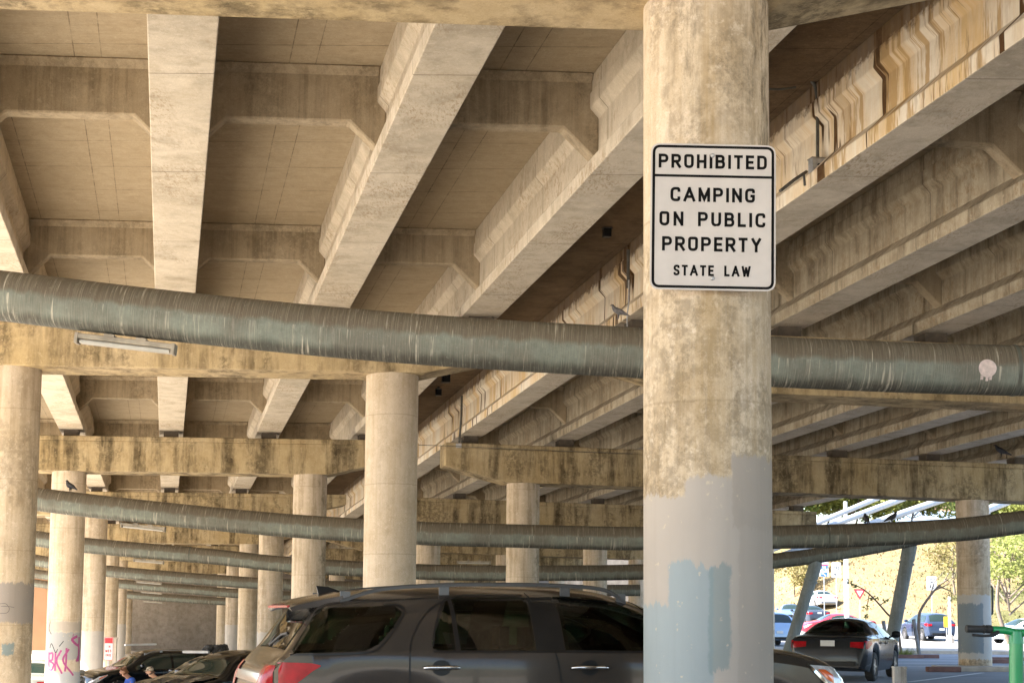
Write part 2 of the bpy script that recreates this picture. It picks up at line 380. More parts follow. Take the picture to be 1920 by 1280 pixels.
for i in range(len(ENDS)-1):
    a,c=ENDS[i]+.04,ENDS[i+1]-.04
    for t in LG: girder(bl,t,a,c,M['soffit'])
    for t in RG:
        if t<9: rustgirder(t,a,c)
        else:
            o=girder(br,t,a,c,[M['soffit'],M['grimy_shaded']])
            for p in o.data.polygons:
                if abs(p.normal.z)<.93: p.material_index=1
    # decks (separate casting per span so the joints read)
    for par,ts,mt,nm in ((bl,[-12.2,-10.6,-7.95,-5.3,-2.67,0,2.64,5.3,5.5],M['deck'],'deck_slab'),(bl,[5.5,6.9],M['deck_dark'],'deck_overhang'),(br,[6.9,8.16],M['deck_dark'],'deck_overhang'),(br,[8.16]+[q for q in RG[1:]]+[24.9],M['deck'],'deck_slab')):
        b=MB(); a0,c0=ENDS[i]+.01,ENDS[i+1]-.01
        lo=[W(a0,t,DECK+drop(t)) for t in ts]; hi=[W(a0,t,DECK+.28+drop(t)) for t in ts][::-1]
        lo2=[W(c0,t,DECK+drop(t)) for t in ts]; hi2=[W(c0,t,DECK+.28+drop(t)) for t in ts][::-1]
        b.prism(lo+hi,lo2+hi2)
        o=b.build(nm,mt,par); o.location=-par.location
# haunch strips between deck and girders are part of the girder profile; diaphragms at mid span and over piers
def diaphragm(par,t0,t1,Y,zb,th=.24):
    """panel between two girders, lower corners bevelled up to the flanges; a light fillet along its top"""
    b=MB(); a,c=t0+.11,t1-.11; d0,d1=drop(t0),drop(t1); z0=SOFF+zb
    def loop(Yv):
        return [W(Yv,a,z0-.44+d0),W(Yv,a+.45,z0+d0),W(Yv,c-.45,z0+d1),W(Yv,c,z0-.44+d1),W(Yv,c,DECK-.003+d1),W(Yv,a,DECK-.003+d0)]
    b.prism(loop(Y-th/2),loop(Y+th/2))
    for s in (-1,1):   # fillet wedge
        y0,y1=Y+s*th/2,Y+s*(th/2+.12)
        b.add([W(y0,t0+.2,DECK-.004+d0),W(y0,t1-.2,DECK-.004+d1),W(y0,t1-.2,DECK-.12+d1),W(y0,t0+.2,DECK-.12+d0),W(y1,t0+.2,DECK-.004+d0),W(y1,t1-.2,DECK-.004+d1)],[(0,1,2,3),(3,2,5,4),(0,4,5,1),(0,3,4),(1,5,2)])
    o=b.build('diaphragm',M['diaphragm'],par); o.location=-par.location
    m=o.modifiers.new('b','BEVEL'); m.width=.02; m.segments=1; m.limit_method='ANGLE'
for gs,par in ((LG,bl),(RG,br)):
    for i in range(len(ENDS)-1):
        mid=(ENDS[i]+ENDS[i+1])/2
        for t0,t1 in zip(gs,gs[1:]):
            diaphragm(par,t0,t1,mid,.72)
            diaphragm(par,t0,t1,ENDS[i+1]-.55,.80)
# piers
M['padm']=simple('bearing_pad_rubber',(.09,.07,.05),.8,var=.3)
def cap(par,Y,ta,tb,HT,HB,mat,taperL=None,taperR=None,label=None,dr=False):
    """HT/HB heights of top and bottom; taper=(distance, end height of bottom)"""
    b=MB(); hw=.46; pts=[]
    f=drop if dr else (lambda t:0)
    bot=[]
    if taperL: bot += [(ta,HB+taperL[1]),(ta+taperL[0],HB)]
    else: bot += [(ta,HB)]
    if taperR: bot += [(tb-taperR[0],HB),(tb,HB+taperR[1])]
    else: bot += [(tb,HB)]
    ring=[(t,h+f(t)) for t,h in bot]+[(tb,HT-.13+f(tb)),(ta,HT-.13+f(ta))]
    b.prism([W(Y-hw,t,h) for t,h in ring],[W(Y+hw,t,h) for t,h in ring])
    ring=[(ta,HT-.129+f(ta)),(tb,HT-.129+f(tb)),(tb,HT+f(tb)),(ta,HT+f(ta))]
    b.prism([W(Y-hw-.02,t,h) for t,h in ring],[W(Y+hw+.02,t,h) for t,h in ring])
    o=b.build('pier_cap',mat,par,bevel=.02); o.location=-par.location
    if label: o['label']=label
    b=None
    for t in (RG if dr else LG):
        if ta<t<tb:
            z0=HT+f(t); z1=SOFF+drop(t); w_=MB(); w_.prism([W(Y-.20,t-.2,z0),W(Y-.20,t+.2,z0),W(Y-.20,t+.2,z1),W(Y-.20,t-.2,z1)],[W(Y+.24,t-.2,z0),W(Y+.24,t+.2,z0),W(Y+.24,t+.2,z1),W(Y+.24,t-.2,z1)])
            q=w_.build('bearing_pad',M['padm'],par); q.location=-par.location
    return o
COLR=.457
def column(par,Y,t,HB,mat,label=None,r=COLR):
    p=W(Y,t,HB); g0=ground(p.x,p.y)-.3
    b=MB(); n=64; zs=[g0]+[lerp(g0,p.z,(k+1)/6) for k in range(5)]+[p.z+.01]
    rows=[[(r*math.cos(2*math.pi*k/n),r*math.sin(2*math.pi*k/n),z) for k in range(n)] for z in zs]
    b.grid(rows,True); o=b.build('column',mat,par,smooth=True)
    o.location=Vector((p.x,p.y,0))-par.location
    if label: o['label']=label
    return o
def colmat(name,patches,seed,**k):
    a=dict(stain=(.13,.08,.03),stain_amt=.45,streak=4,blotch=.4,joints=(1.25,2.5,3.7,4.9)); a.update(k)
    return concrete(name,(.56,.455,.325),(.67,.575,.47),(.36,.265,.15),patches=patches,seed=seed,**a)
M['col_main']=colmat('main_column_concrete',[(-.7,.7,-1,2.33,TAUPE,1),(-.20,.125,2.1,2.45,TAUPE,1),(.12,.7,2.1,2.60,(.36,.315,.27),1),(.16,.7,-1,2.2,(.34,.30,.26),.6),(-.7,-.28,-1,1.57,BLUEG,1),(-.31,-.02,-1,1.86,BLUEG,1),(-.05,.10,1.12,1.84,DTEAL,.7)],3.1,joints=(.4,1.68,2.98,4.3),mould=.45,streak=3.2,stain=(.22,.145,.06),stain_amt=.6)
M['col_grey']=colmat('grey_patched_column',[(-.7,.7,1.28,1.95,(.30,.265,.235),.95),(.1,.28,.75,.95,DTEAL,.9)],8.2,mould=.35)
M['col_tag']=colmat('tagged_column',[(-.9,.9,.95,1.2,TAUPE,.8),(-.42,.7,.20,.92,(.33,.35,.36),1),(-.15,.5,-2,-.12,(.33,.37,.41),1),(-.9,.9,-2,.95,TAUPE,.35)],5.5)
M['col_right']=colmat('right_patched_column',[(-.9,.9,.35,2.12,(.46,.45,.43),.95),(-.9,.12,.52,1.88,(.22,.26,.29),1)],2.2,joints=(1.6,2.3,3.2,3.9),mould=.5)
M['col_low']=colmat('low_painted_column',[(-.9,.9,-3,.75,LGREY,.6)],6.4,mould=.25)
M['col_b']=colmat('runoff_column',[],9.9,stain_amt=.6,mould=.6)
sp={}
for k,Y in enumerate(PIER):
    cap(bl,Y,-11.6,6.5,5.53,4.66 if k!=2 else 4.58,M['cap'] if k in(0,1) else M['cap_dirty'],taperL=(2.2,.45),taperR=(2.2,.50),label='ochre cap of the nearest pier' if k==0 else None)
    for t in (-9.2,-2.7,3.8):
        m=M['column']; lb=None
        if k==0 and t==3.8: m=M['col_main']; lb='large column carrying the camping sign, painted grey and blue below'
        elif k==1 and t==-2.7: m=M['col_grey']; lb='column with a brown grey painted patch at the left edge'
        elif k==1 and t==3.8: m=colmat('clean_column',[],1.3,stain_amt=.25); 
        elif k==2 and t==-2.7: m=M['col_tag']; lb='column with magenta graffiti on grey paint'
        elif k==2: m=M['col_b']
        elif k%2: m=M['col_low']
        sp[(k,t)]=column(bl,Y,t,4.67 if k!=2 else 4.59,m,lb)
    cap(br,Y,7.42,24.3,5.50,4.46,M['cap_dirty'] if k>1 else M['cap'],taperL=(1.7,.42),taperR=None,dr=True)
    for t in (9.65,15.95,22.35):
        m=M['col_b']; lb=None
        if k==2 and t>20: m=M['col_right']; lb='right column with white and slate painted patches and a conduit'
        sp[(k,t)]=column(br,Y,t,4.46+drop(t),m,lb)
# kerb of the deck edges
for par,t in ((bl,-12.35),(br,24.9)):
    b=MB(); q=[(t,DECK+.02),(t+.2,DECK+.02),(t+.2,DECK+1.0),(t,DECK+1.0)]
    b.prism([W(-5,a,h+drop(t)) for a,h in q],[W(ABUT,a,h+drop(t)) for a,h in q]); o=b.build('parapet',M['soffit'],par); o.location=-par.location
# abutment wall
M['abut']=concrete('abutment_concrete',(.24,.20,.16),(.31,.265,.215),(.15,.12,.09),stain_amt=.3,streak=.7,blotch=.7)
M['stucco']=simple('tan_wall_render',(.20,.10,.045),.9,var=.08,scale=1)
b=MB(); q=[W(ABUT-.1,-12.4,0),W(ABUT-.1,37,0)]
b.prism([(q[0].x,q[0].y,-3),(q[1].x,q[1].y,-3),(q[1].x,q[1].y,6.3),(q[0].x,q[0].y,6.3)],[(p.x-.1,p.y+1,z) for p,z in ((q[0],-3),(q[1],-3),(q[1],6.3),(q[0],6.3))])
tag(b.build('abutment_wall',M['abut']),'brown grey concrete abutment wall closing the far end under the bridges','wall')
b=MB(); b.box((-75,ABUT-2.6,-3),(W(ABUT,-6.6,0).x,ABUT-1.8,6.5)); 
tag(b.build('side_wall',M['stucco']),'sunlit orange tan wall glimpsed between the two left columns','wall')
# ================================================================ pipes
def pipe_mat(seed,teal=(.16,.175,.145),dust=(.135,.105,.072)):
    t=NT('weathered_green_pipe'); u=t.coord('UV'); x,y,_=t.sep(u); v=t.coord()
    # y: 0 = camera side going round; height on the pipe from sine of angle
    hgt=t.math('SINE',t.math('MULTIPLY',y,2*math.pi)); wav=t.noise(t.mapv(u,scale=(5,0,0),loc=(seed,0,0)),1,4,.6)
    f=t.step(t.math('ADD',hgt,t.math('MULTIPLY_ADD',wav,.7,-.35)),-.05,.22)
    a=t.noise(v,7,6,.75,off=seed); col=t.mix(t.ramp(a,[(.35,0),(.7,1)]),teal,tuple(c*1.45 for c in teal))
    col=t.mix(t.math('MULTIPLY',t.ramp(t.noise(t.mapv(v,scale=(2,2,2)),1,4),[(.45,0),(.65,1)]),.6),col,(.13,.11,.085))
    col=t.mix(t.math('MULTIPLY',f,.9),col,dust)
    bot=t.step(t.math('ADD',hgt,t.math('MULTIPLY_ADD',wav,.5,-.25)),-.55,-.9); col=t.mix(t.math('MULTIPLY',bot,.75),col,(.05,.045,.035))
    # lime drips: thin streaks running round the pipe
    dr=t.noise(t.mapv(u,scale=(38,1.6,0),loc=(seed*2,0,0)),1,3,.6); dl=t.noise(t.mapv(u,scale=(60,2.5,0),loc=(seed*3,3,0)),1,3,.7)
    top=t.step(hgt,-.75,.25)
    col=t.mix(t.math('MULTIPLY',t.math('MULTIPLY',t.math('MULTIPLY',t.ramp(t.noise(t.mapv(u,scale=(1.3,0,0),loc=(seed*5,0,0)),1,4,.8),[(.40,0),(.58,1)]),t.math('MULTIPLY',t.ramp(t.noise(t.mapv(u,scale=(8,5,0),loc=(seed,1,0)),1,3,.7),[(.38,0),(.55,1)]),1)),t.ramp(dr,[(.585,0),(.635,1)]),top),.85),col,(.55,.50,.40))
    col=t.mix(t.math('MULTIPLY',t.ramp(dl,[(.62,0),(.70,1)]),.45),col,(.30,.28,.22))
    col=t.mix(t.math('MULTIPLY',t.ramp(t.noise(v,42,3,.7),[(.62,0),(.70,1)]),.4),col,(.30,.32,.27))
    fs=t.noise(t.mapv(u,scale=(110,3.2,0),loc=(seed,7,0)),1,4,.7); col=t.mix(t.math('MULTIPLY',t.ramp(fs,[(.50,0),(.66,1)]),.38),col,(.36,.33,.26)); col=t.mix(t.math('MULTIPLY',t.ramp(fs,[(.30,1),(.44,0)]),.40),col,(.055,.048,.035))
    t.bump(t.math('ADD',a,t.noise(v,60,3)),.35,.008)
    return t.fin(col,.75,0,.25)
PIPES=[
 (14.0,[(-1400,420),(-800,465),(-420,505),(-200,530),(0,554),(320,592),(640,624),(900,644),(1187,661),(1434,677),(1680,688),(1920,695),(2150,699),(2400,698),(2900,686),(3500,660)]),
 (30.5,[(-250,875),(-90,910),(75,936),(300,962),(545,985),(783,999),(960,1004),(1187,1009),(1434,1007),(1620,1002),(1790,993),(1920,978),(2100,952),(2300,915),(2600,850)]),
 (46.3,[(-120,975),(-20,996),(75,1010),(163,1022),(400,1043),(545,1058),(783,1071),(960,1074),(1187,1072),(1310,1065),(1434,1053),(1540,1040),(1640,1023),(1760,999)]),
 (62.3,[(-60,1030),(75,1051),(163,1066),(360,1084),(545,1096),(783,1103),(960,1106),(1200,1106)]),
 (78.4,[(-20,1060),(75,1076),(205,1092),(360,1105),(480,1114),(700,1122),(960,1126)]),
 (94.5,[(0,1082),(75,1094),(205,1111),(340,1122),(480,1130),(700,1138),(900,1140)])]
PL=['thick green pipe nearest the camera, crossing the whole frame behind the sign column','second green pipe back, carrying a bird at each end of its run','third green pipe back, rising steeply toward the leaning supports at right','fourth green pipe back, ending behind the parked SUV','fifth green pipe back, thin band above the rear parked cars','farthest and thinnest green pipe, in front of the abutment wall']
pipes=[]
for k,(Y,pp) in enumerate(PIPES):
    pts=catmull([P(a,b_,Y) for a,b_ in pp],10)
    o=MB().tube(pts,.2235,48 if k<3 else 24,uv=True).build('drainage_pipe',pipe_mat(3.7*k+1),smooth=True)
    tag(o,PL[k],'pipe','green pipes slung between the piers'); pipes.append((o,pts))
    mt=simple('pipe_band_steel',(.10,.10,.08),.6,var=.3)
    # raised coupling bands
    for q in ([0.735,.93] if k==0 else ([.12,.62,.8] if k==1 else [.3,.7])):
        i=int(q*(len(pts)-2)); d=(pts[i+1]-pts[i]).normalized()
        bb=MB().tube([pts[i],pts[i]+d*.03],.2285,32).build('coupling_band',mt,o,smooth=True)
# ================================================================ lettering
def fillet(pts,rr,closed=False,n=6):
    """round the corners of a polyline; rr = radius per vertex (0 = sharp)"""
    out=[]; m=len(pts)
    for i,p in enumerate(pts):
        r=rr[i] if isinstance(rr,(list,tuple)) else rr
        if r<=0 or (not closed and i in (0,m-1)): out.append(p); continue
        a=Vector(pts[i-1]); c=Vector(pts[(i+1)%m]); q=Vector(p)
        d0=(a-q); d1=(c-q); r=min(r,d0.length*.5,d1.length*.5); s0=q+d0.normalized()*r; s1=q+d1.normalized()*r
        for k in range(n+1):
            t=k/n; out.append(tuple(s0*(1-t)**2+q*2*t*(1-t)+s1*t*t))
    return out
def ribbon(b,pts,wd,closed=False,y=0.0):
    """flat stroke in the x-z plane (facing -y)"""
    p=[Vector(q) for q in pts]; n=len(p); L=[]; Rr=[]
    for i in range(n):
        a=p[i-1] if (i>0 or closed) else None; c=p[(i+1)%n] if (i<n-1 or closed) else None
        d0=(p[i]-a).normalized() if a is not None and (p[i]-a).length>1e-9 else None; d1=(c-p[i]).normalized() if c is not None and (c-p[i]).length>1e-9 else None
        if d0 is None: d0=d1
        if d1 is None: d1=d0
        n0=Vector((-d0.y,d0.x)); n1=Vector((-d1.y,d1.x)); m=(n0+n1)
        m=m.normalized() if m.length>1e-6 else n0
        k=wd/2/max(.35,m.dot(n0)); L.append(p[i]+m*k); Rr.append(p[i]-m*k)
    rows=[[(q.x,y,q.y) for q in L],[(q.x,y,q.y) for q in Rr]]
    b.grid([list(z) for z in zip(*rows)]+([[rows[0][0],rows[1][0]]] if closed else []))
GW=dict(I=.0,M=.80,W=.95,A=.82,T=.62,Y=.76,L=.56,E=.58,F=.56,S=.62)
def glyph(b,ch,x,z,h,w,st):
    """x,z lower left of the box, h height, w width, st stroke"""
    s=st/2; 
    def q(pp): return [(x+s+a*(w-st),z+s+c*(h-st)) for a,c in pp]
    def r(pp,rad,closed=False): ribbon(b,fillet(q(pp),[k*h for k in rad] if isinstance(rad,(list,tuple)) else rad*h,closed),st,closed)
    def e(pp): # straight stroke whose ends reach the box edge
        P0=q(pp); a=Vector(P0[0]); c=Vector(P0[-1]); d=(c-a).normalized()*s
        ribbon(b,[tuple(a-d),tuple(c+d)],st)
    R3=.34
    if ch in 'PRBDHIELNMTU' or ch in 'KF': pass
    if ch=='P': e([(0,0),(0,1)]); r([(0,1),(1,1),(1,.46),(0,.46)],[0,.24,.24,0])
    elif ch=='R': e([(0,0),(0,1)]); r([(0,1),(1,1),(1,.46),(0,.46)],[0,.24,.24,0]); e([(.52,.44),(1,0)])
    elif ch=='B': e([(0,0),(0,1)]); r([(0,1),(.93,1),(.93,.53),(0,.53)],[0,.22,.22,0]); r([(0,.53),(1,.53),(1,0),(0,0)],[0,.24,.24,0])
    elif ch=='D': e([(0,0),(0,1)]); r([(0,1),(1,1),(1,0),(0,0)],[0,.34,.34,0])
    elif ch=='O' or ch=='0': r([(.5,1),(1,1),(1,0),(0,0),(0,1)],[0,.36,.36,.36,.36],True)
    elif ch=='H': e([(0,0),(0,1)]); e([(1,0),(1,1)]); ribbon(b,q([(0,.5),(1,.5)]),st)
    elif ch=='I': e([(.5,0),(.5,1)])
    elif ch=='T': e([(.5,0),(.5,1)]); e([(0,1),(1,1)])
    elif ch=='E': e([(0,0),(0,1)]); e([(0,1),(1,1)]); e([(0,.5),(.88,.5)]); e([(0,0),(1,0)])
    elif ch=='F': e([(0,0),(0,1)]); e([(0,1),(1,1)]); e([(0,.5),(.85,.5)])
    elif ch=='L': e([(0,0),(0,1)]); e([(0,0),(1,0)])
    elif ch=='U': r([(0,1.1),(0,0),(1,0),(1,1.1)],[0,.36,.36,0])
    elif ch=='C': r([(1,.70),(1,1),(0,1),(0,0),(1,0),(1,.30)],[0,.34,.36,.36,.34,0])
    elif ch=='G': r([(1,.72),(1,1),(0,1),(0,0),(1,0),(1,.46),(.55,.46)],[0,.34,.36,.36,.34,0,0])
    elif ch=='A': e([(0,0),(.5,1)]); e([(1,0),(.5,1)]); ribbon(b,q([(.18,.30),(.82,.30)]),st)
    elif ch=='M': e([(0,0),(0,1)]); e([(1,0),(1,1)]); ribbon(b,q([(0,1),(.5,.12),(1,1)]),st)
    elif ch=='N': e([(0,0),(0,1)]); e([(1,0),(1,1)]); ribbon(b,q([(0,1),(1,0)]),st)
    elif ch=='W': e([(0,1),(.25,0)]); e([(.5,.86),(.25,0)]); e([(.5,.86),(.75,0)]); e([(1,1),(.75,0)])
    elif ch=='Y': ribbon(b,q([(0,1.09),(.5,.45)]),st); ribbon(b,q([(1,1.09),(.5,.45)]),st); e([(.5,0),(.5,.45)])
    elif ch=='S': r([(1,.74),(1,1),(0,1),(0,.55),(1,.45),(1,0),(0,0),(0,.26)],[0,.26,.26,.2,.2,.26,.26,0])
    elif ch=='K': e([(0,0),(0,1)]); ribbon(b,q([(0,.35),(1,1.05)]),st); ribbon(b,q([(.35,.55),(1,-.05)]),st)
    elif ch=='2': r([(0,.74),(0,1),(1,1),(1,.55),(0,0),(1,0)],[0,.28,.3,.2,0,0])
    elif ch=='3': r([(0,.8),(0,1),(.95,1),(.95,.54),(.4,.54)],[0,.25,.22,.2,0]); r([(.4,.54),(1,.54),(1,0),(0,0),(0,.22)],[0,.22,.26,.26,0])
    elif ch=='5': r([(.92,1),(.1,1),(.1,.58),(1,.62),(1,0),(0,0),(0,.2)],[0,0,0,.24,.3,.26,0])
    elif ch=='4': ribbon(b,q([(.72,-.08),(.72,1),(0,.28),(1,.28)]),st)
    elif ch=='9': r([(1,.6),(1,1),(0,1),(0,.48),(1,.48)],[0,.28,.28,.24,0]); ribbon(b,fillet(q([(1,.8),(1,0),(.1,0)]),.3*h),st)
def word(b,txt,x0,x1,z,h,st):
    ws=[GW.get(c,.68)*h for c in txt]
    ws=[st if c=='I' else w for c,w in zip(txt,ws)]
    gap=(x1-x0-sum(ws))/max(1,len(txt)-1) if len(txt)>1 else 0
    if gap<.12*h and len(txt)>1:
        k=(x1-x0-.2*h*(len(txt)-1))/sum(ws); ws=[w*k if c!='I' else w for c,w in zip(txt,ws)]; gap=(x1-x0-sum(ws))/(len(txt)-1)
    x=x0
    for c,w in zip(txt,ws): glyph(b,c,x,z,h,w,st); x+=w+gap
def rrect(x0,x1,z0,z1,r,n=8):
    return fillet([(x0,z0),(x1,z0),(x1,z1),(x0,z1)],r,True,n)
def plate(b,loop,y0,y1):
    b.prism([(x,y0,z) for x,z in loop],[(x,y1,z) for x,z in loop])
# ---------------------------------------------------------------- camping sign
M['signwhite']=simple('sign_sheeting',(.46,.42,.39),.5,var=.07,scale=5,bump=.05); M['black']=simple('black_vinyl',(.006,.0055,.0055),.7,var=.1,spec=.1)
M['steel']=simple('galvanised_steel',(.42,.42,.42),.45,.6,var=.25,scale=12); M['dsteel']=simple('dull_conduit_steel',(.10,.095,.08),.6,.2,var=.3,scale=9)
YS_=10.87; k_=YS_/3000/3.879*1.0
c0=P(1337,406.5,YS_)
sg=empty('camping_sign',c0,0,'white rectangular sign reading PROHIBITED CAMPING ON PUBLIC PROPERTY STATE LAW on the big column','sign'); sg.rotation_euler=(0,.0105,R(.6))
def zx(v): return (v-570)*k_
def zz(v): return (637-v)*k_
b=MB(); plate(b,rrect(zx(104),zx(1036),zz(1190),zz(86),.07/1.0),-.0,.004); b.build('panel',M['signwhite'],sg,bevel=.001)
b=MB(); ribbon(b,rrect(zx(127),zx(1013),zz(1167),zz(109),.048),20*k_,True,-.0015)
b.grid([[(zx(127),-.0015,zz(341)),(zx(1013),-.0015,zz(341))],[(zx(127),-.0015,zz(322)),(zx(1013),-.0015,zz(322))]])
b.build('border',M['black'],sg)
b=MB()
for txt,x0,x1,y0,y1,st in (('PROHIBITED',162,968,167,273,21),('CAMPING',252,880,418,526,21),('ON',172,350,603,711,21),('PUBLIC',458,958,603,711,21),('PROPERTY',193,932,791,899,21),('STATE',280,578,1004,1084,16),('LAW',655,850,1004,1084,16)):
    bb=MB(); word(bb,txt,zx(x0),zx(x1),zz(y1),(y1-y0)*k_,st*k_); MB().add([(x,-.002,z) for x,y,z in bb.v],bb.f).build('lettering',M['black'],sg)
for (a,c) in ((563,173),(567,1100)):
    MB().disc_stack([(0,-.014),(.010,-.012),(.014,-.008),(.016,-.002)],14,(zx(a),0,zz(c)),'y').build('bolt',M['steel'],sg,smooth=True)
for z in (.33,-.33): MB().box((-.30,.006,z-.02),(.25,.012+.02,z+.02)).build('mounting_strap',M['steel'],sg)
# ---------------------------------------------------------------- generic helpers for cars
M['tyre']=simple('tyre_rubber',(.018,.018,.018),.85,var=.2,scale=20); M['rim']=simple('alloy_rim',(.35,.35,.36),.3,.8,var=.1)
M['chrome']=simple('chrome_trim',(.55,.55,.56),.12,1,var=.04); M['redlens']=simple('red_lens',(.30,.004,.008),.25,spec=.2,coat=.1,var=.25,scale=12); M['clearlens']=simple('clear_lens',(.55,.56,.58),.08,coat=1,var=.4,scale=18)
M['orangelens']=simple('amber_lens',(.75,.13,.02),.15,coat=1,var=.15); M['trim']=simple('black_trim',(.010,.010,.010),.4,var=.2,spec=.25); M['seat']=simple('dark_seat_cloth',(.03,.028,.026),.8,var=.3)
def paint(name,col,rough=.16,metal=.35):
    t=NT(name); f=t.noise(t.coord(),180,2); c=t.mix(f,tuple(x*.85 for x in col),tuple(x*1.15 for x in col)); t.b.inputs['Coat Weight'].default_value=.16; t.b.inputs['Coat Roughness'].default_value=.03
    dust=t.noise(t.coord(),2.5,5,.7); c=t.mix(t.math('MULTIPLY',t.ramp(dust,[(.45,0),(.75,1)]),.035),c,(.25,.21,.16)); return t.fin(c,rough,metal,.25)
def glassmat(name,tint=(.010,.013,.011),trans=0.0):
    t=NT(name); t.fin(tint,.03,0,.6)
    if trans:
        g=t.n('BsdfTransparent'); g.inputs[0].default_value=(.11,.17,.125,1); gl=t.n('BsdfGlossy'); gl.inputs['Roughness'].default_value=.02; gl.inputs[0].default_value=(.9,.9,.9,1)
        fr=t.n('Fresnel'); fr.inputs[0].default_value=1.5; m=t.n('MixShader'); t.l(t.math('MULTIPLY_ADD',fr.outputs[0],.8,.0),m.inputs[0]); t.l(g.outputs[0],m.inputs[1]); t.l(gl.outputs[0],m.inputs[2]); t.l(m.outputs[0],t.out.inputs[0])
    return t.m
M['glass']=glassmat('tinted_glass',(.014,.024,.019)); M['seeglass']=glassmat('clear_tinted_glass',trans=1)
TYPES={
 'suv':dict(L=5.04,p=7,q=2.2,top=[(0,.60),(.03,.84),(.08,1.06),(.16,1.16),(.24,1.24),(.36,1.43),(.46,1.57),(.60,1.655),(1.0,1.712),(1.7,1.745),(2.3,1.748),(2.8,1.725),(3.12,1.655),(3.5,1.47),(3.85,1.315),(4.0,1.29),(4.4,1.255),(4.75,1.18),(4.92,1.07),(5.0,.88),(5.04,.64)],
   belt=[(0,.48),(.03,.74),(.08,1.0),(.16,1.11),(.24,1.19),(.34,1.225),(3.6,1.20),(3.95,1.17),(4.6,1.08),(4.9,.93),(5.0,.74),(5.04,.5)],
   wb=[(0,.68),(.08,.80),(.22,.92),(.5,.98),(1.2,.99),(4.2,.99),(4.6,.95),(4.85,.86),(5.0,.74),(5.04,.68)],
   wr=[(0,.62),(.08,.74),(.22,.76),(.5,.70),(1.0,.685),(2.6,.68),(3.12,.66),(3.6,.76),(3.95,.86),(4.5,.84),(4.9,.74),(5.04,.60)],
   bot=.28,wh=(.98,3.93),wrd=.39,rear=(.245,.475,.60),wind=(3.17,3.80,.62)),
 'sedan':dict(L=4.75,p=6,q=2.2,top=[(0,.50),(.03,.78),(.08,.96),(.2,1.02),(.75,1.07),(.95,1.09),(1.3,1.27),(1.6,1.385),(1.9,1.43),(2.4,1.445),(2.8,1.41),(3.1,1.30),(3.65,1.01),(3.8,.985),(4.2,.92),(4.55,.80),(4.7,.66),(4.75,.5)],
   belt=[(0,.42),(.03,.66),(.08,.86),(.2,.93),(.8,.97),(3.5,.92),(3.8,.89),(4.3,.80),(4.7,.58),(4.75,.42)],
   wb=[(0,.72),(.06,.80),(.2,.865),(.6,.90),(1.5,.91),(3.9,.90),(4.3,.86),(4.6,.76),(4.75,.62)],
   wr=[(0,.64),(.1,.74),(.3,.80),(.8,.78),(1.3,.62),(1.6,.575),(2.4,.57),(2.8,.58),(3.3,.68),(3.75,.80),(4.3,.76),(4.6,.66),(4.75,.52)],
   bot=.22,wh=(.98,3.72),wrd=.33,rear=(.99,1.52,.55),wind=(2.86,3.60,.56)),
 'cross':dict(L=4.6,p=7,q=2.2,top=[(0,.58),(.03,.82),(.07,1.0),(.15,1.12),(.4,1.40),(.62,1.58),(.8,1.62),(1.6,1.67),(2.2,1.67),(2.6,1.62),(2.95,1.50),(3.55,1.13),(3.7,1.10),(4.1,1.04),(4.4,.92),(4.55,.76),(4.6,.56)],
   belt=[(0,.46),(.03,.72),(.07,.93),(.15,1.05),(.3,1.08),(3.4,1.02),(3.7,.98),(4.3,.84),(4.55,.62),(4.6,.46)],
   wb=[(0,.76),(.08,.85),(.2,.90),(.6,.925),(3.8,.925),(4.2,.88),(4.45,.78),(4.6,.64)],
   wr=[(0,.68),(.1,.76),(.3,.72),(.6,.64),(1.0,.63),(2.4,.62),(2.9,.62),(3.4,.74),(3.7,.82),(4.2,.78),(4.6,.54)],
   bot=.25,wh=(.9,3.6),wrd=.36,rear=(.17,.56,.56),wind=(2.98,3.50,.58)),
}
class Shape:
    def __init__(s,T): s.__dict__.update(T)
    def sec(s,x,t):
        zt,zb=pch(s.top,x),pch(s.belt,x); y=lerp(pch(s.wb,x),pch(s.wr,x),min(1,t*1.0))*max(0,(1-t**s.p))**(1/s.q)
        return y,lerp(zb,zt,t)
    def low(s,x,u):   # u 0 at belt .. 1 at bottom
        zb=pch(s.belt,x); z0=s.bottom(x); wbx=pch(s.wb,x)
        z=lerp(zb,z0,u); return wbx*(1+.012*math.sin(u*2.6)-.075*u**3), z
    def bottom(s,x):
        z=s.bot+.10*clamp((x-s.L+.5)/.5)+.10*clamp((.45-x)/.45)
        for xw in s.wh:
            d=abs(x-xw); rr=s.wrd+.055
            if d<rr: z=max(z,s.wrd+math.sqrt(rr*rr-d*d))
        return min(z,pch(s.belt,x)-.03)
    def side(s,x,z):
        zt,zb=pch(s.top,x),pch(s.belt,x)
        if z>=zb: return s.sec(x,min(.999,(z-zb)/(zt-zb)))[0]
        z0=s.bottom(x); return s.low(x,clamp((zb-z)/(zb-z0)))[0]
    def topz(s,x,y):
        lo,hi=0.,1.
        for _ in range(26):
            m=(lo+hi)/2
            if s.sec(x,m)[0]>abs(y): lo=m
            else: hi=m
        return s.sec(x,lo)[1]
def offset_rows(rows,d):
    out=[]; n=len(rows); m=len(rows[0])
    for i in range(n):
        r=[]
        for j in range(m):
            a=Vector(rows[min(i+1,n-1)][j])-Vector(rows[max(i-1,0)][j]); b=Vector(rows[i][min(j+1,m-1)])-Vector(rows[i][max(j-1,0)])
            nn=a.cross(b); nn=nn.normalized() if nn.length>1e-12 else Vector((0,0,1))
            r.append(Vector(rows[i][j])+nn*d)
        out.append(r)
    return out
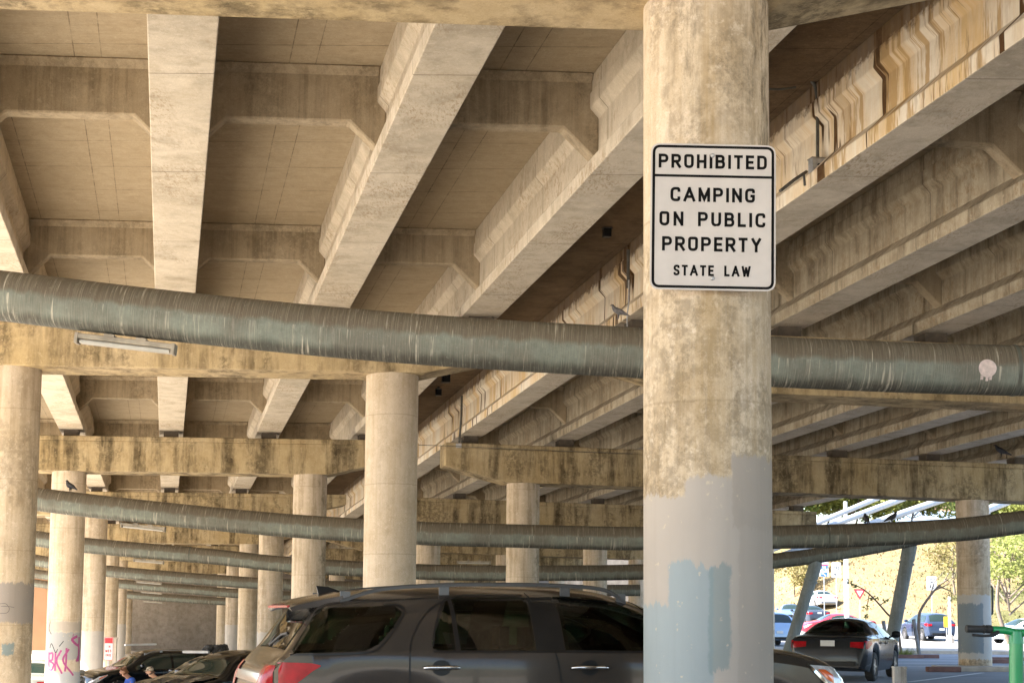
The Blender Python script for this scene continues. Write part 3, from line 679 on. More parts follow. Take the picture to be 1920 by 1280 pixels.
def side_patch(S,sgn,up,lo,d=.006,nx=24,nz=6):
    """patch on a car side between an upper and a lower outline given as (x,z) lists"""
    x0=max(up[0][0],lo[0][0]); x1=min(up[-1][0],lo[-1][0]); rows=[]
    for i in range(nx+1):
        x=lerp(x0,x1,i/nx); a,c=interp(lo,x),interp(up,x)
        rows.append([(x,sgn*(S.side(x,lerp(a,c,j/nz))+d),lerp(a,c,j/nz)) for j in range(nz+1)])
    return rows
def top_patch(S,x0,x1,k0,k1,d=.006,nx=14,ny=20,f=.9):
    rows=[]
    for i in range(nx+1):
        x=lerp(x0,x1,i/nx); k=pch(S.wr,x)*f
        rows.append([(x,lerp(-k,k,j/ny),S.topz(x,lerp(-k,k,j/ny))) for j in range(ny+1)])
    r=offset_rows(rows,d)
    if r[len(r)//2][ny//2].z<rows[len(r)//2][ny//2][2]: r=offset_rows(rows,-d)
    return r
def line_on_side(S,sgn,pts,wd=.010,d=.004,n=14):
    pp=catmull([(a,0,c) for a,c in pts],n) if len(pts)>2 else [Vector((lerp(pts[0][0],pts[1][0],i/n),0,lerp(pts[0][1],pts[1][1],i/n))) for i in range(n+1)]
    rows=[]
    for i,p in enumerate(pp):
        a=pp[min(i+1,len(pp)-1)]-pp[max(i-1,0)]; t=Vector((a.x,a.z)).normalized(); nn=Vector((-t.y,t.x))*wd/2
        rows.append([(x,sgn*(S.side(x,z)+d),z) for x,z in ((p.x-nn.x,p.z-nn.y),(p.x+nn.x,p.z+nn.y))])
    return rows
def wheel(par,x,y,r,sg_):
    wl=empty('wheel',(x,y,r)); wl.parent=par
    MB().disc_stack([(r*.66,-.10),(r*.9,-.105),(r*.98,-.08),(r,-.03),(r,.03),(r*.98,.08),(r*.9,.105),(r*.66,.10)],32,axis='y').build('tyre',M['tyre'],wl,smooth=True)
    b=MB(); b.disc_stack([(r*.68,-.10),(r*.66,.07*sg_*0-.02),(r*.60,-.02)],32,axis='y'); b.disc_stack([(r*.68,.10),(r*.66,.02),(r*.60,.02)],32,axis='y')
    for k in range(7):
        a=2*math.pi*k/7; c,s_=math.cos(a),math.sin(a)
        pr=lambda rr,t:(rr*c-t*s_,rr*s_+t*c)
        q=[pr(.03,-.03),pr(r*.66,-.022),pr(r*.66,.022),pr(.03,.03)]
        b.prism([(p[0],sg_*.055,p[1]) for p in q],[(p[0],sg_*.085,p[1]) for p in q])
    b.disc_stack([(.0,sg_*.095),(.05,sg_*.09),(.055,sg_*.05)],16,axis='y')
    b.build('rim',M['rim'],wl,smooth=False)
    MB().disc_stack([(.0,0),(r*.64,0.0)],24,axis='y').build('brake_disc',M['trim'],wl)
def body_mesh(S,nst=90,holes=None,dens=1.0):
    """loft; faces inside window openings are left out so one can look through"""
    L=S.L; xs=[]
    for i in range(nst+1):
        f=i/nst; xs.append(L*(f-.045*math.sin(2*math.pi*f)*1.0))
    xs=sorted(set([round(x,4) for x in xs]+[L*.002,L*.006,L*.994,L*.998]))
    us=[k/7 for k in range(7,-1,-1)]; ts=[k/10*.62 for k in range(1,11)]; ph0=math.asin(.62**(S.p/2)); nph=12
    ts+= [math.sin(lerp(ph0,math.pi/2,k/nph))**(2/S.p) for k in range(1,nph+1)]; ts[-1]=1.0
    b=MB(); rows=[]
    for x in xs:
        half=[S.low(x,u) for u in us]+[S.sec(x,t) for t in ts]
        half[-1]=(0,half[-1][1]); 
        r=[(x,y,z) for y,z in half]+[(x,-y,z) for y,z in half[-2::-1]]
        r=[(x,0,r[0][2]+.02)]+r[:]  # underside closes through centre
        rows.append(r)
    n=len(rows[0]); vs=[p for r in rows for p in r]; fs=[]
    for i in range(len(rows)-1):
        for j in range(n):
            k=(j+1)%n; q=(i*n+j,i*n+k,(i+1)*n+k,(i+1)*n+j)
            c=sum((Vector(vs[a]) for a in q),Vector())/4
            if holes and holes(c): continue
            fs.append(q)
    b.add(vs,fs); b.add(rows[0],[list(range(n))]); b.add(rows[-1],[list(range(n))[::-1]])
    return b
def tailx(S,y,z):
    """x of the tail surface at lateral y and height z"""
    lo,hi=0.0,.6
    if S.sec(0,0)[0]>abs(y) and S.topz(0,y)>z: return 0.0
    for _ in range(22):
        m=(lo+hi)/2
        w_=pch(S.wb,m)
        if w_>abs(y)+.004 and S.topz(m,y)>=z: hi=m
        else: lo=m
    return hi
def windows_for(kind):
    if kind=='suv':
        return [ # (upper,lower) outlines, rear to front
         ([(.275,1.245),(.41,1.43),(.50,1.553),(.60,1.558),(1.04,1.575),(1.10,1.565),(1.125,1.535)],[(.275,1.215),(.80,1.235),(.92,1.29),(1.04,1.41),(1.125,1.52)]),
         ([(1.335,1.30),(1.38,1.40),(1.49,1.61),(1.51,1.62)],[(1.335,1.255),(1.37,1.24),(1.51,1.24)]),
         ([(1.545,1.625),(1.60,1.645),(2.10,1.655),(2.155,1.648)],[(1.545,1.24),(2.155,1.24)]),
         ([(2.40,1.660),(2.67,1.660),(2.9,1.625),(3.12,1.54),(3.35,1.42),(3.56,1.29)],[(2.40,1.243),(3.56,1.235)])]
    if kind=='sedan':
        return [([(1.28,1.02),(1.45,1.19),(1.62,1.285),(1.98,1.335)],[(1.28,.985),(1.98,.975)]),
                ([(2.06,1.34),(2.45,1.335),(2.85,1.24),(3.25,1.03)],[(2.06,.975),(3.25,.955)])]
    return [([(.42,1.14),(.55,1.36),(.70,1.47),(1.05,1.50)],[(.42,1.10),(1.05,1.11)]),
            ([(1.13,1.51),(1.9,1.545)],[(1.13,1.11),(1.9,1.09)]),
            ([(1.98,1.545),(2.35,1.53),(2.75,1.38),(3.15,1.13)],[(1.98,1.09),(3.15,1.06)])]
def make_car(kind,col,label,loc,rz,name='parked_car',cat='car',group=None,detail=1,see=False,tail=True,plate_txt=False,rails=False,metal=.15):
    S=Shape(TYPES[kind]); root=empty(name,loc,rz,label,cat,group); pm=paint(name+'_paint',col,metal=metal); wins=windows_for(kind)
    x0r,x1r,kr=S.rear; x0w,x1w,kw=S.wind
    def inwin(c):
        for up,lo in wins:
            if up[0][0]+.015<c.x<up[-1][0]-.015 and interp(lo,c.x)+.015<c.z<interp(up,c.x)-.015 and abs(c.y)>.5: return True
        if x0r+.03<c.x<x1r-.02 and abs(c.y)<pch(S.wr,c.x)*.9-.03 and c.z>.95: return True
        if x0w+.03<c.x<x1w-.03 and abs(c.y)<pch(S.wr,c.x)*.9-.03 and c.z>.95: return True
        return False
    body_mesh(S,150 if see else (90 if detail else 46),inwin if see else None).build('body',pm,root,smooth=True)
    gm=M['seeglass'] if see else M['glass']; lab={'suv':1}
    for up,lo in wins:
        for sg in (1,-1):
            MB().grid(side_patch(S,sg,up,lo)).build('window',gm,root,smooth=True)
    MB().grid(top_patch(S,x0r,x1r,kr+.02,kr-.02)).build('rear_window',gm,root,smooth=True)
    MB().grid(top_patch(S,x0w,x1w,kw-.02,kw+.08)).build('windshield',gm,root,smooth=True)
    for xw in S.wh:
        for sg in (1,-1): wheel(root,xw,sg*(pch(S.wb,xw)-.115),S.wrd,sg)
    MB().box((.45,-.70,.30),(S.L-.45,.70,.52)).build('underbody',M['trim'],root)
    if see:
        b=MB(); 
        for xa,n in ((2.45,2),(1.55,3)):
            if kind=='sedan': xa-=.05
            for k in range(n):
                y=(-.36,.36)[k] if n==2 else (-.42,0,.42)[k]; h=S.top[len(S.top)//2][1]-.55
                b.prism([(xa-.06,y-.2,.6),(xa-.06,y+.2,.6),(xa-.22,y+.17,h),(xa-.22,y-.17,h)],[(xa+.07,y-.2,.6),(xa+.07,y+.2,.6),(xa-.11,y+.17,h),(xa-.11,y-.17,h)])
                b.box((xa-.23,y-.10,h+.05),(xa-.13,y+.10,h+.22)); b.box((xa-.19,y-.02,h),(xa-.17,y+.02,h+.05))
        b.build('seats',M['seat'],root,bevel=.03)
    # seams
    if detail:
        b=MB()
        if kind=='suv': ln=[[(1.62,1.665),(1.40,1.58),(1.26,1.455),(1.165,1.29),(1.15,1.05),(1.17,.75),(1.3,.5)],[(2.19,1.69),(2.23,1.5),(2.30,1.27),(2.36,.97),(2.37,.42)],[(3.66,1.18),(3.66,.8),(3.60,.42)]]
        elif kind=='sedan': ln=[[(1.30,1.0),(1.33,.8),(1.42,.5)],[(2.02,1.38),(2.03,.9),(2.05,.35)],[(3.30,.95),(3.30,.7),(3.25,.35)]]
        else: ln=[[(1.09,1.3),(1.05,1.05),(1.2,.5)],[(1.94,1.6),(1.95,.8),(1.96,.4)],[(3.2,1.05),(3.2,.7),(3.16,.4)]]
        for l_ in ln:
            for sg in (1,-1): b.grid(line_on_side(S,sg,l_,.011))
        b.build('door_seam',M['trim'],root)
        hx={'suv':((1.26,1.535,1.108),(2.445,2.74,1.106)),'sedan':((1.45,1.64,.86),(2.15,2.34,.85)),'cross':((1.18,1.40,.98),(2.05,2.27,.96))}[kind]
        for a,c,z in hx:
            for sg in (1,-1):
                b=MB(); y=S.side((a+c)/2,z); b.tube([(a,sg*(y+.008),z),(a+.04,sg*(y+.038),z+.004),(c-.04,sg*(y+.038),z+.004),(c,sg*(y+.008),z)],[.012,.016,.016,.012],10); 
                rr=[[((a+c)/2+.075*math.cos(q)*f,sg*(S.side((a+c)/2,z)+.004-.0*f),z+.06*math.sin(q)*f) for q in [2*math.pi*i/16 for i in range(16)]] for f in (.01,1)]
                o=b.build('door_handle',M['chrome'] if kind=='suv' else pm,root,smooth=True); MB().grid(rr,True).build('cup',M['trim'],o)
    # lights
    if kind=='suv': tl=[([(.17,1.145),(.20,1.15),(.40,1.145),(.47,1.13)],[(.17,.84),(.18,.84),(.24,.95),(.33,1.02),(.41,1.085),(.47,1.12)])]; hl=[([(4.52,1.125),(4.80,1.105),(4.90,1.06),(5.0,.86)],[(4.52,1.12),(4.72,.95),(4.90,.86),(5.0,.72)])]
    elif kind=='sedan': tl=[([(.10,.92),(.2,.93),(.50,.90)],[(.10,.745),(.2,.75),(.50,.85)])]; hl=[([(4.25,.80),(4.5,.74),(4.70,.62)],[(4.25,.77),(4.5,.62),(4.70,.52)])]
    else: tl=[([(.10,1.02),(.15,1.04),(.42,.99)],[(.10,.85),(.15,.86),(.42,.95)])]; hl=[([(4.05,.93),(4.3,.87),(4.55,.70)],[(4.05,.90),(4.3,.73),(4.55,.60)])]
    for sg in (1,-1):
        for up,lo in tl:
            t=MB().grid(side_patch(S,sg,up,lo,.010,16,5))
            # part of the lamp that wraps onto the tail
            z0,z1=lo[0][1]+.01,up[0][1]-.02; rows=[]; ye=S.side(up[0][0],(z0+z1)/2)
            for i in range(9):
                f=i/8; y=sg*lerp(ye-.03,.60 if kind!='sedan' else .50,f); rows.append([(tailx(S,y,z)-.012,y,z) for z in [lerp(z0+.03*f,z1,j/5) for j in range(6)]])
            t.grid(rows); t.build('tail_light',M['redlens'],root,smooth=True)
        for up,lo in hl:
            o=MB().grid(side_patch(S,sg,up,lo,.008,16,5)).build('headlight',M['clearlens'],root,smooth=True)
            mid=[((u[0]),lerp(l[1],u[1],.5)) for u,l in zip(up,lo)]
            if kind=='suv':
                MB().grid(side_patch(S,sg,[(4.60,1.09),(4.68,1.085),(4.76,1.04)],[(4.60,1.075),(4.68,1.01),(4.76,.97)],.013,8,3)).build('indicator',M['orangelens'],o,smooth=True)
                MB().grid(line_on_side(S,sg,[(4.50,1.13),(4.70,.955),(4.97,.75)],.025,.011)).build('lamp_trim',M['chrome'],o,smooth=True)
            else: MB().grid(side_patch(S,sg,[(up[0][0]+.03,up[0][1]-.015),(up[1][0],mid[1][1]+.03)],[(lo[0][0]+.03,lo[0][1]),(lo[1][0],mid[1][1]-.02)],.012,6,3)).build('indicator',M['orangelens'],o,smooth=True)
    # mirrors
    mx={'suv':(3.30,1.28),'sedan':(3.05,1.0),'cross':(2.98,1.12)}[kind]
    for sg in (1,-1):
        y=S.side(mx[0],mx[1]); b=MB(); b.tube([(mx[0],sg*(y-.02),mx[1]-.02),(mx[0]+.02,sg*(y+.07),mx[1]+.0)],.022,8)
        rows=[]
        for i in range(9):
            a=math.pi*i/8; rr=math.sin(a)**.6 if 0<i<8 else .02
            rows.append([(mx[0]+.02+.07*rr*math.cos(q),sg*(y+.16-.11*math.cos(a)),mx[1]+.05+.085*rr*math.sin(q)) for q in [2*math.pi*k/14 for k in range(14)]])
        b.grid(rows,True); b.build('side_mirror',pm,root,smooth=True)
    # rear details
    zb_=.62 if kind!='sedan' else .80
    pl=MB().box((-.022,-.16,zb_),(-.010,.16,zb_+.13)).build('licence_plate',simple('plate_white',(.6,.6,.58),.5,var=.06),root)
    MB().box((-.03,-.62,.36),(.02,.62,.46)).build('bumper_insert',M['trim'],root,bevel=.008)
    MB().box((S.L-.06,-.48,.42),(S.L+.006,.48,.62)).build('grille',M['trim'],root,bevel=.008)
    if rails:
        for sg in (1,-1):
            xs_=[S.L*q for q in (.135,.20,.30,.40,.50,.57,.605)] if rails==2 else [S.L*q for q in (.2,.25,.32,.4,.48,.55,.6)]
            yy=[pch(S.wr,x)-.085 for x in xs_]; b=MB(); zz0=[S.topz(x,y) for x,y in zip(xs_,yy)]; up_=[.0,.06,.075,.08,.08,.07,.0] if rails==2 else [.0,.045,.055,.055,.055,.045,.0]
            q=catmull([(x,sg*y,z+h) for x,y,z,h in zip(xs_,yy,zz0,up_)],6); rows=[[(p.x,p.y+dy,p.z+dz) for dy,dz in ((-.014,-.016),(.014,-.016),(.017,.006),(.008,.016),(-.008,.016),(-.017,.006))] for p in q]
            b.grid(rows,True)
            for x,z in ((xs_[0]+.04,0),(xs_[2],0),(xs_[4],0),(xs_[6]-.04,0)):
                y=pch(S.wr,x)-.085; zt=S.topz(x,y); b.box((x-.04,sg*y-.009,zt-.03),(x+.04,sg*y+.009,zt+(.07 if rails==2 else .04)))
            b.build('roof_rail',M['rim'] if rails==1 else simple('satin_grey_rail',(.075,.075,.075),.4,.3),root,smooth=True)
    return root,S,pm
# ================================================================ vehicles
PH=R(17)
suv,S0,pm=make_car('suv',(.046,.039,.033),'dark taupe SUV parked broadside in front, its roof rails level behind the big sign column',(-2.15,12.8,ground(-1,13)),PH,'parked_suv','suv',see=True,rails=2,metal=.2)
for sg in (1,-1):
    MB().grid(side_patch(S0,sg,[(2.165,1.65),(2.39,1.66)],[(2.165,1.243),(2.39,1.243)],.007,8,6)).build('pillar_trim',M['trim'],suv,smooth=True)
    MB().grid(line_on_side(S0,sg,[(1.528,1.63),(1.535,1.24)],.03,.009)).build('quarter_light_bar',M['trim'],suv)
    for ln_ in ([(1.335,1.27),(1.38,1.43),(1.47,1.605),(1.62,1.66),(2.15,1.672)],[(1.33,1.232),(2.4,1.232),(3.5,1.226)],[(.25,1.205),(.80,1.222),(.94,1.28),(1.06,1.41),(1.145,1.53),(1.11,1.582),(1.0,1.588)],[(.25,1.26),(.41,1.495),(.48,1.565)]):
        MB().grid(line_on_side(S0,sg,ln_,.012,.010)).build('window_seal',M['trim'],suv)
# shark fin, spoiler, tailgate chrome, wiper
b=MB(); b.prism([(.62,-.03,1.655),(.62,.03,1.655),(.86,.02,1.67),(.86,-.02,1.67)],[(.60,-.004,1.735),(.60,.004,1.735),(.70,.003,1.728),(.70,-.003,1.728)]); b.build('shark_fin_antenna',M['trim'],suv,bevel=.004)
rows=[]
for i in range(9):
    f=i/8; x=lerp(.30,.70,f); k=lerp(.56,.62,f); zt=lerp(1.59,S0.topz(.70,0)+.010,f**.8)
    rows.append([(x,y,zt-.035*abs(y/k)**3*1.0) for y in [lerp(-k,k,j/16) for j in range(17)]]+[(x+.02,y,zt-.035*abs(y/k)**3-lerp(.03,.06,f)) for y in [lerp(k,-k,j/16) for j in range(17)]])
b=MB(); b.grid(rows,True); b.add(rows[0],[list(range(34))]); sp_=b.build('roof_spoiler',pm,suv,smooth=True)
MB().box((.288,-.5,1.556),(.31,.5,1.574)).build('brake_light',M['redlens'],sp_)
rows=[]
for i in range(3):
    z=.985+.035*i; rows.append([(tailx(S0,y,z)-.012,y,z) for y in [lerp(-.62,.62,j/20) for j in range(21)]])
MB().grid(rows).build('tailgate_chrome_strip',M['chrome'],suv,smooth=True)
MB().tube([(.24,0.02,1.26),(.29,-.25,1.345),(.31,-.42,1.36)],.010,8).build('rear_wiper',M['trim'],suv,smooth=True)
def put(px,Y,dz=0):
    x=(ray(px,1150).x/ray(px,1150).y)*Y; return (x,Y,ground(x,Y)+dz+.03)
def carat(kind,col,label,px,Y,deg,**k):
    """px is where the middle of the car stands"""
    x,y,z=put(px,Y); S=TYPES[kind]; a=R(deg); k0=k.pop('dz',0)
    return make_car(kind,col,label,(x-math.cos(a)*S['L']/2,y-math.sin(a)*S['L']/2,z+k0),a,**k)
sd=carat('sedan',(.022,.024,.027),'dark grey sedan seen from behind in the shade, red rear lights, mirror out at right',1590,38.6,67,see=True)[0]
b=MB(); b.box((1.35,-.40,.98),(1.37,-.05,1.2)); b.build('orange_bag',simple('orange_plastic',(.75,.16,.06),.5),sd)
carat('cross',(.005,.006,.007),'black SUV with silver roof rails parked behind the red and white sign',287,51,214,rails=1,name='parked_suv',cat='suv',detail=0)
carat('cross',(.005,.006,.007),'black SUV with a bundle on its roof, partly behind the nearer wagon',408,46,238,name='parked_suv',cat='suv',detail=0)
wg=carat('cross',(.005,.006,.007),'black wagon facing left with crumpled hood, beside the tail of the taupe SUV',440,37,236,name='parked_wagon',cat='wagon',dz=0)[0]
b=MB(); rows=[]
random.seed(4)
for i in range(7):
    rows.append([(lerp(3.55,4.62,i/6), lerp(-.78,.78,j/9), lerp(1.13,.98,i/6)+ (random.uniform(-.015,.035) if 0<i<6 else 0)+.05*(j in(3,6))*(i/6)) for j in range(10)])
b.grid(rows).build if False else b.grid(rows); b.build('crumpled_hood',paint('hood_paint',(.02,.028,.035)),wg,bevel=0)
carat('sedan',(.10,.17,.42),'blue car showing only its windscreen pillar behind the black SUV',338,58,236,detail=0)
carat('sedan',(.25,.25,.22),'cream white car glimpsed between the two left columns',80,47,92,detail=0)
carat('cross',(.03,.045,.08),'dark navy crossover seen from behind beyond the leaning grey post',1737,97,98,name='parked_crossover',cat='crossover')
carat('sedan',(.10,.15,.26),'blue sedan coming down the road at left of the distant cars',1482,122,262,group='cars on the sunlit road')
carat('sedan',(.04,.05,.07),'dark sedan following behind the blue one on the sunlit road',1515,119,100,group='cars on the sunlit road')
carat('sedan',(.62,.63,.68),'white sedan farthest up the sunlit road',1537,136,97,group='cars on the sunlit road')
carat('sedan',(.38,.03,.05),'red car whose roof shows over the dark grey sedan',1568,101,188,group='cars on the sunlit road')
carat('cross',(.30,.42,.60),'light blue car just right of the big column behind the dark sedan',1440,80,95,detail=0)
carat('sedan',(.50,.55,.66),'silver car at the right edge beyond the green scooter',1925,92,196,group='cars on the sunlit road')
# things lying on the black SUV roof
x,y,z=put(404,46); b=MB()
r_=random.Random(3)
for k in range(26):
    b.disc_stack([(.001,-.09),(.08,-.05),(.11,0),(.08,.06),(.001,.09)],8,(x+r_.uniform(-.30,.30),y+r_.uniform(-.2,.2),z+1.67+.04+r_.uniform(0,.16)))
tag(b.build('roof_bundle',M['seat'],smooth=True),'black cloth bundle lying on a car roof','bundle')
b=MB(); b.box((x-.85,y-.3,z+1.69),(x-.12,y+.1,z+1.76)); tag(b.build('white_board',simple('white_plastic',(.65,.65,.66),.5),bevel=.01),'flat white board on a car roof beside a black bundle','board')
x,y,z=put(264,50.5); b=MB(); b.box((-.5,-.06,0),(.5,.06,.06)); o=b.build('roof_box',simple('silver_tube',(.6,.6,.6),.3,.4),bevel=.02); o.location=(x+.1,y-.35,z+1.80); o.rotation_euler=(0,-.02,R(30)); tag(o,'long silver tube lashed along the black SUV roof','tube')
# ================================================================ lights under the pipes
def at_pipe(k,px):
    o,pts=pipes[k]; X=(ray(px,900).x/ray(px,900).y)*PIPES[k][0]
    for a,c in zip(pts,pts[1:]):
        if a.x<=X<=c.x:
            return a.lerp(c,(X-a.x)/(c.x-a.x)),(c-a).normalized()
    return pts[0],(pts[1]-pts[0]).normalized()
M['fix']=simple('fixture_housing',(.30,.26,.20),.6,var=.3); M['diff']=simple('fluorescent_tube',(.46,.44,.39),.4,var=.08)
FL=['long light fitting hanging under the nearest green pipe at left','light fitting under the second pipe at left','light fitting under the third pipe at left','light fitting under the fourth pipe at left','light fitting under the fifth pipe at left','light fitting under the last pipe, in front of the abutment wall','light fitting under the third pipe right of centre']
for i,(k,px,ln) in enumerate([(0,228,.86),(1,271,.82),(2,283,.85),(3,285,.95),(4,290,1.0),(5,293,1.1),(2,890,.95)]):
    c,d=at_pipe(k,px); rt=empty('light_fitting',c+Vector((0,0,-.30 if i!=6 else .30)),0,FL[i],'light fitting','light fittings hung from the pipes'); rt.rotation_euler=(0,-math.asin(d.z),0)
    MB().box((-ln/2,-.06,-.0),(ln/2,.06,.045)).build('housing',M['fix'],rt,bevel=.008)
    for yy in (-.03,.03): MB().tube([(-ln/2+.03,yy,-.022),(ln/2-.03,yy,-.022)],.018,12).build('tube',M['diff'],rt,smooth=True)
    for s in (-.15,.15):
        b=MB(); b.box((s*ln*1.1-.045,-.07,.04),(s*ln*1.1+.045,.07,.062)); b.box((s*ln*1.1-.012,-.012,.06),(s*ln*1.1+.012,.012,.10)); b.build('bracket',M['fix'],rt)
    for s in (-1,1): MB().box((s*ln/2-.015,-.065,-.045),(s*ln/2+.015,.065,.05)).build('end_cap',M['fix'],rt,bevel=.004)
# ================================================================ sticker on the nearest pipe
c,d=at_pipe(0,1842); b=MB(); rad=.226
def onpipe(dx,dz):
    a=math.asin(clamp(dz/rad,-.99,.99)); return (c.x+dx, c.y-rad*math.cos(a), c.z+dz+dx*d.z)
ctr=(0,-.02)
for rr,mt in ((.078,'rim'),):
    rows=[[onpipe(rr*f*math.cos(q),-.02+rr*f*math.sin(q)*(1.0)) for q in [2*math.pi*k/28 for k in range(28)]] for f in (.01,.35,.7,1)]
    b.grid(rows,True)
for dx in (-.045,-.0,.03):
    b.grid([[onpipe(dx+e,zz_) for e in (-.012,.012)] for zz_ in (-.085,-.105,-.118-.01*(dx==0))])
st_=b.build('sticker',simple('pink_sticker',(.62,.50,.46),.6,var=.18,scale=30),smooth=True); tag(st_,'round pale pink sticker with short drips on the nearest green pipe','sticker')
# ================================================================ conduits and boxes
def conduit(name,pts,rad,label,mat='dsteel',cat='conduit'):
    return tag(MB().tube(pts,rad,10).build(name,M[mat],smooth=True),label,cat)
Yc=19.75
conduit('electrical_conduit',catmull([P(1425,143,Yc-.15),P(1475,143,Yc-.1),P(1500,141,Yc-.05),P(1524,155,Yc),P(1532,185,Yc),P(1533,240,Yc),P(1533,298,Yc)],6),.022,'curved steel conduit dropping to a junction box on the rusty girder')
conduit('electrical_cable',[P(1425,167,Yc-.1),P(1460,168,Yc-.1),P(1492,164,Yc-.05)],.014,'short dark cable above the sign, under the dark deck')
jb=empty('junction_box',P(1531,312,Yc-.03),R(12),'small grey junction box at the end of the curved conduit','junction box')
MB().box((-.085,-.07,-.10),(.085,.07,.09)).build('box',M['steel'],jb,bevel=.006); MB().box((-.095,-.08,.088),(.095,.08,.10)).build('lid',M['fix'],jb,bevel=.003)
MB().disc_stack([(0,-.09),(.016,-.088),(.018,-.07)],12,axis='y').build('knockout',M['trim'],jb)
conduit('support_strut',[P(1463,358,Yc-1.0),P(1488,338,Yc-.6),P(1512,322,Yc-.3)],.02,'diagonal grey strut on the rusty girder beside the sign')
conduit('hanger_rod',[P(1507,326,Yc-.35),P(1509,348,Yc-.35)],.016,'short dark rod below the junction box')
conduit('electrical_conduit',[P(1178,468,26.9),P(1178,540,26.9)],.028,'black conduit stub left of the sign above the bird')
conduit('electrical_conduit',catmull([P(1179,525,26.85),P(1179,565,26.85),P(1176,590,26.85),P(1176,612,26.85)],5),.012,'thin pale conduit below the black stub near the bird','steel')
conduit('electrical_conduit',[P(866,742,42.8),P(865,780,42.8),P(861,830,42.8)],.03,'grey conduit running down to the right hand cap end')
bx=empty('junction_box',P(860,835,42.75),0,'small box on the left end of the right hand cap','junction box'); MB().box((-.075,-.05,-.055),(.075,.05,.055)).build('box',M['steel'],bx,bevel=.006); MB().box((-.08,-.055,.05),(.08,.055,.06)).build('lid',M['fix'],bx)
conduit('wire',[P(785,834,42.7),P(855,836,42.7),P(950,841,42.7),P(1186,850,42.9)],.008,'thin wire strung along the top of the right hand cap',cat='wire')
conduit('wire',[P(785,842,58),P(612,937,58.5),P(684,943,58.5)],.007,'thin wire low between the columns at centre',cat='wire') if False else None
for (px,py,Y,s,lb) in ((1138,436,26.9,.13,'dark scupper box under the deck left of the sign'),(836,708,40.5,.20,'nearer of two dark boxes under the deck right of the middle column'),(822,735,44.0,.16,'farther of two dark boxes under the deck right of the middle column')):
    p=P(px,py,Y); bt=empty('drain_box',p,R(12),lb,'drain box'); MB().box((-s/2,-s/2,-s*.6),(s/2,s/2,s*.5)).build('box',M['trim'],bt,bevel=.008); MB().box((-s*.6,-s*.6,s*.48),(s*.6,s*.6,s*.6)).build('flange',M['dsteel'],bt); MB().tube([(0,0,s*.55),(0,0,W(Y,0,DECK).z-p.z)],s*.22,8).build('neck',M['dsteel'],bt)
q=P(1858,1000,44.4)
conduit('electrical_conduit',catmull([P(1853,1099,44.9),P(1860,1100,44.9),P(1861,1115,44.9),P(1861,1140,44.9),P(1860,1150,44.9),P(1853,1151,44.9)],4),.03,'brown conduit bracket on the right column')
# ================================================================ birds
def bird(px,py,Y,size,face,label,col=(.035,.035,.04),name='pigeon'):
    """body, neck, head, beak and fanned tail grown as one skin"""
    sk=[((0,0,.44),.25),((.20,0,.54),.23),((.32,0,.70),.13),((.36,0,.83),.105),((.46,0,.815),.03),((.53,0,.79),.010),((-.22,0,.36),.18),((-.42,0,.25),.08),((-.66,0,.13),.04),((.02,.07,.28),.05),((.03,.07,.02),.018),((.13,.07,.0),.014),((.02,-.07,.28),.05),((.03,-.07,.02),.018),((.13,-.07,.0),.014)]
    ed=[(0,1),(1,2),(2,3),(3,4),(4,5),(0,6),(6,7),(7,8),(0,9),(9,10),(10,11),(0,12),(12,13),(13,14)]
    me=bpy.data.meshes.new(name); me.from_pydata([Vector(p)*size for p,_ in sk],ed,[]); o=bpy.data.objects.new(name,me); C.objects.link(o)
    sm=o.modifiers.new('skin','SKIN'); 
    if not me.skin_vertices: 
        bm=bmesh.new(); bm.from_mesh(me); bm.verts.layers.skin.verify(); bm.to_mesh(me); bm.free()
    for v,(p,r) in zip(me.skin_vertices[0].data,sk): v.radius=(r*size,r*size*(.8 if r>.08 else 1)); 
    me.skin_vertices[0].data[0].use_root=True
    o.modifiers.new('s','SUBSURF').levels=2; o.modifiers['s'].render_levels=2
    me.materials.append(simple('plumage',col,.7,var=.5,scale=14)); o.location=P(px,py,Y); o.rotation_euler=(0,0,R(face)); sm.use_smooth_shade=True
    b=MB()
    for s in (1,-1):
        b.prism([Vector(p)*size for p in ((.16,s*.12,.50),(-.10,s*.15,.52),(-.44,s*.06,.30),(-.16,s*.13,.36))],[Vector(p)*size for p in ((.16,s*.15,.50),(-.10,s*.175,.52),(-.46,s*.075,.30),(-.16,s*.155,.36))])
    w_=b.build('wing',simple('wing_plumage',tuple(c*1.8 for c in col),.7,var=.5,scale=25),o,bevel=.01*size)
    b=MB()
    for s in (1,-1): b.disc_stack([(.001,-.012*size),(.016*size,0),(.001,.012*size)],8,(.40*size,s*.095*size,.85*size),'y')
    b.build('eye',simple('bird_eye',(.35,.10,.03),.2),o,smooth=True)
    return tag(o,label,'bird','pigeons perched under the bridges')
bird(132,922,30.5,.27,150,'dark pigeon standing on the second pipe by the left column')
bird(1160,598,26.9,.30,160,'grey pigeon with black head on the pier cap left of the sign',(.16,.15,.15))
bird(1625,983.5,30.4,.26,95,'dark pigeon on the second pipe, left of the pair at right')
bird(1672,981,30.4,.27,20,'dark pigeon on the second pipe, right of the pair at right')
bird(1878,857,44.6,.42,165,'pigeon on top of the right hand pier cap near the frame edge')
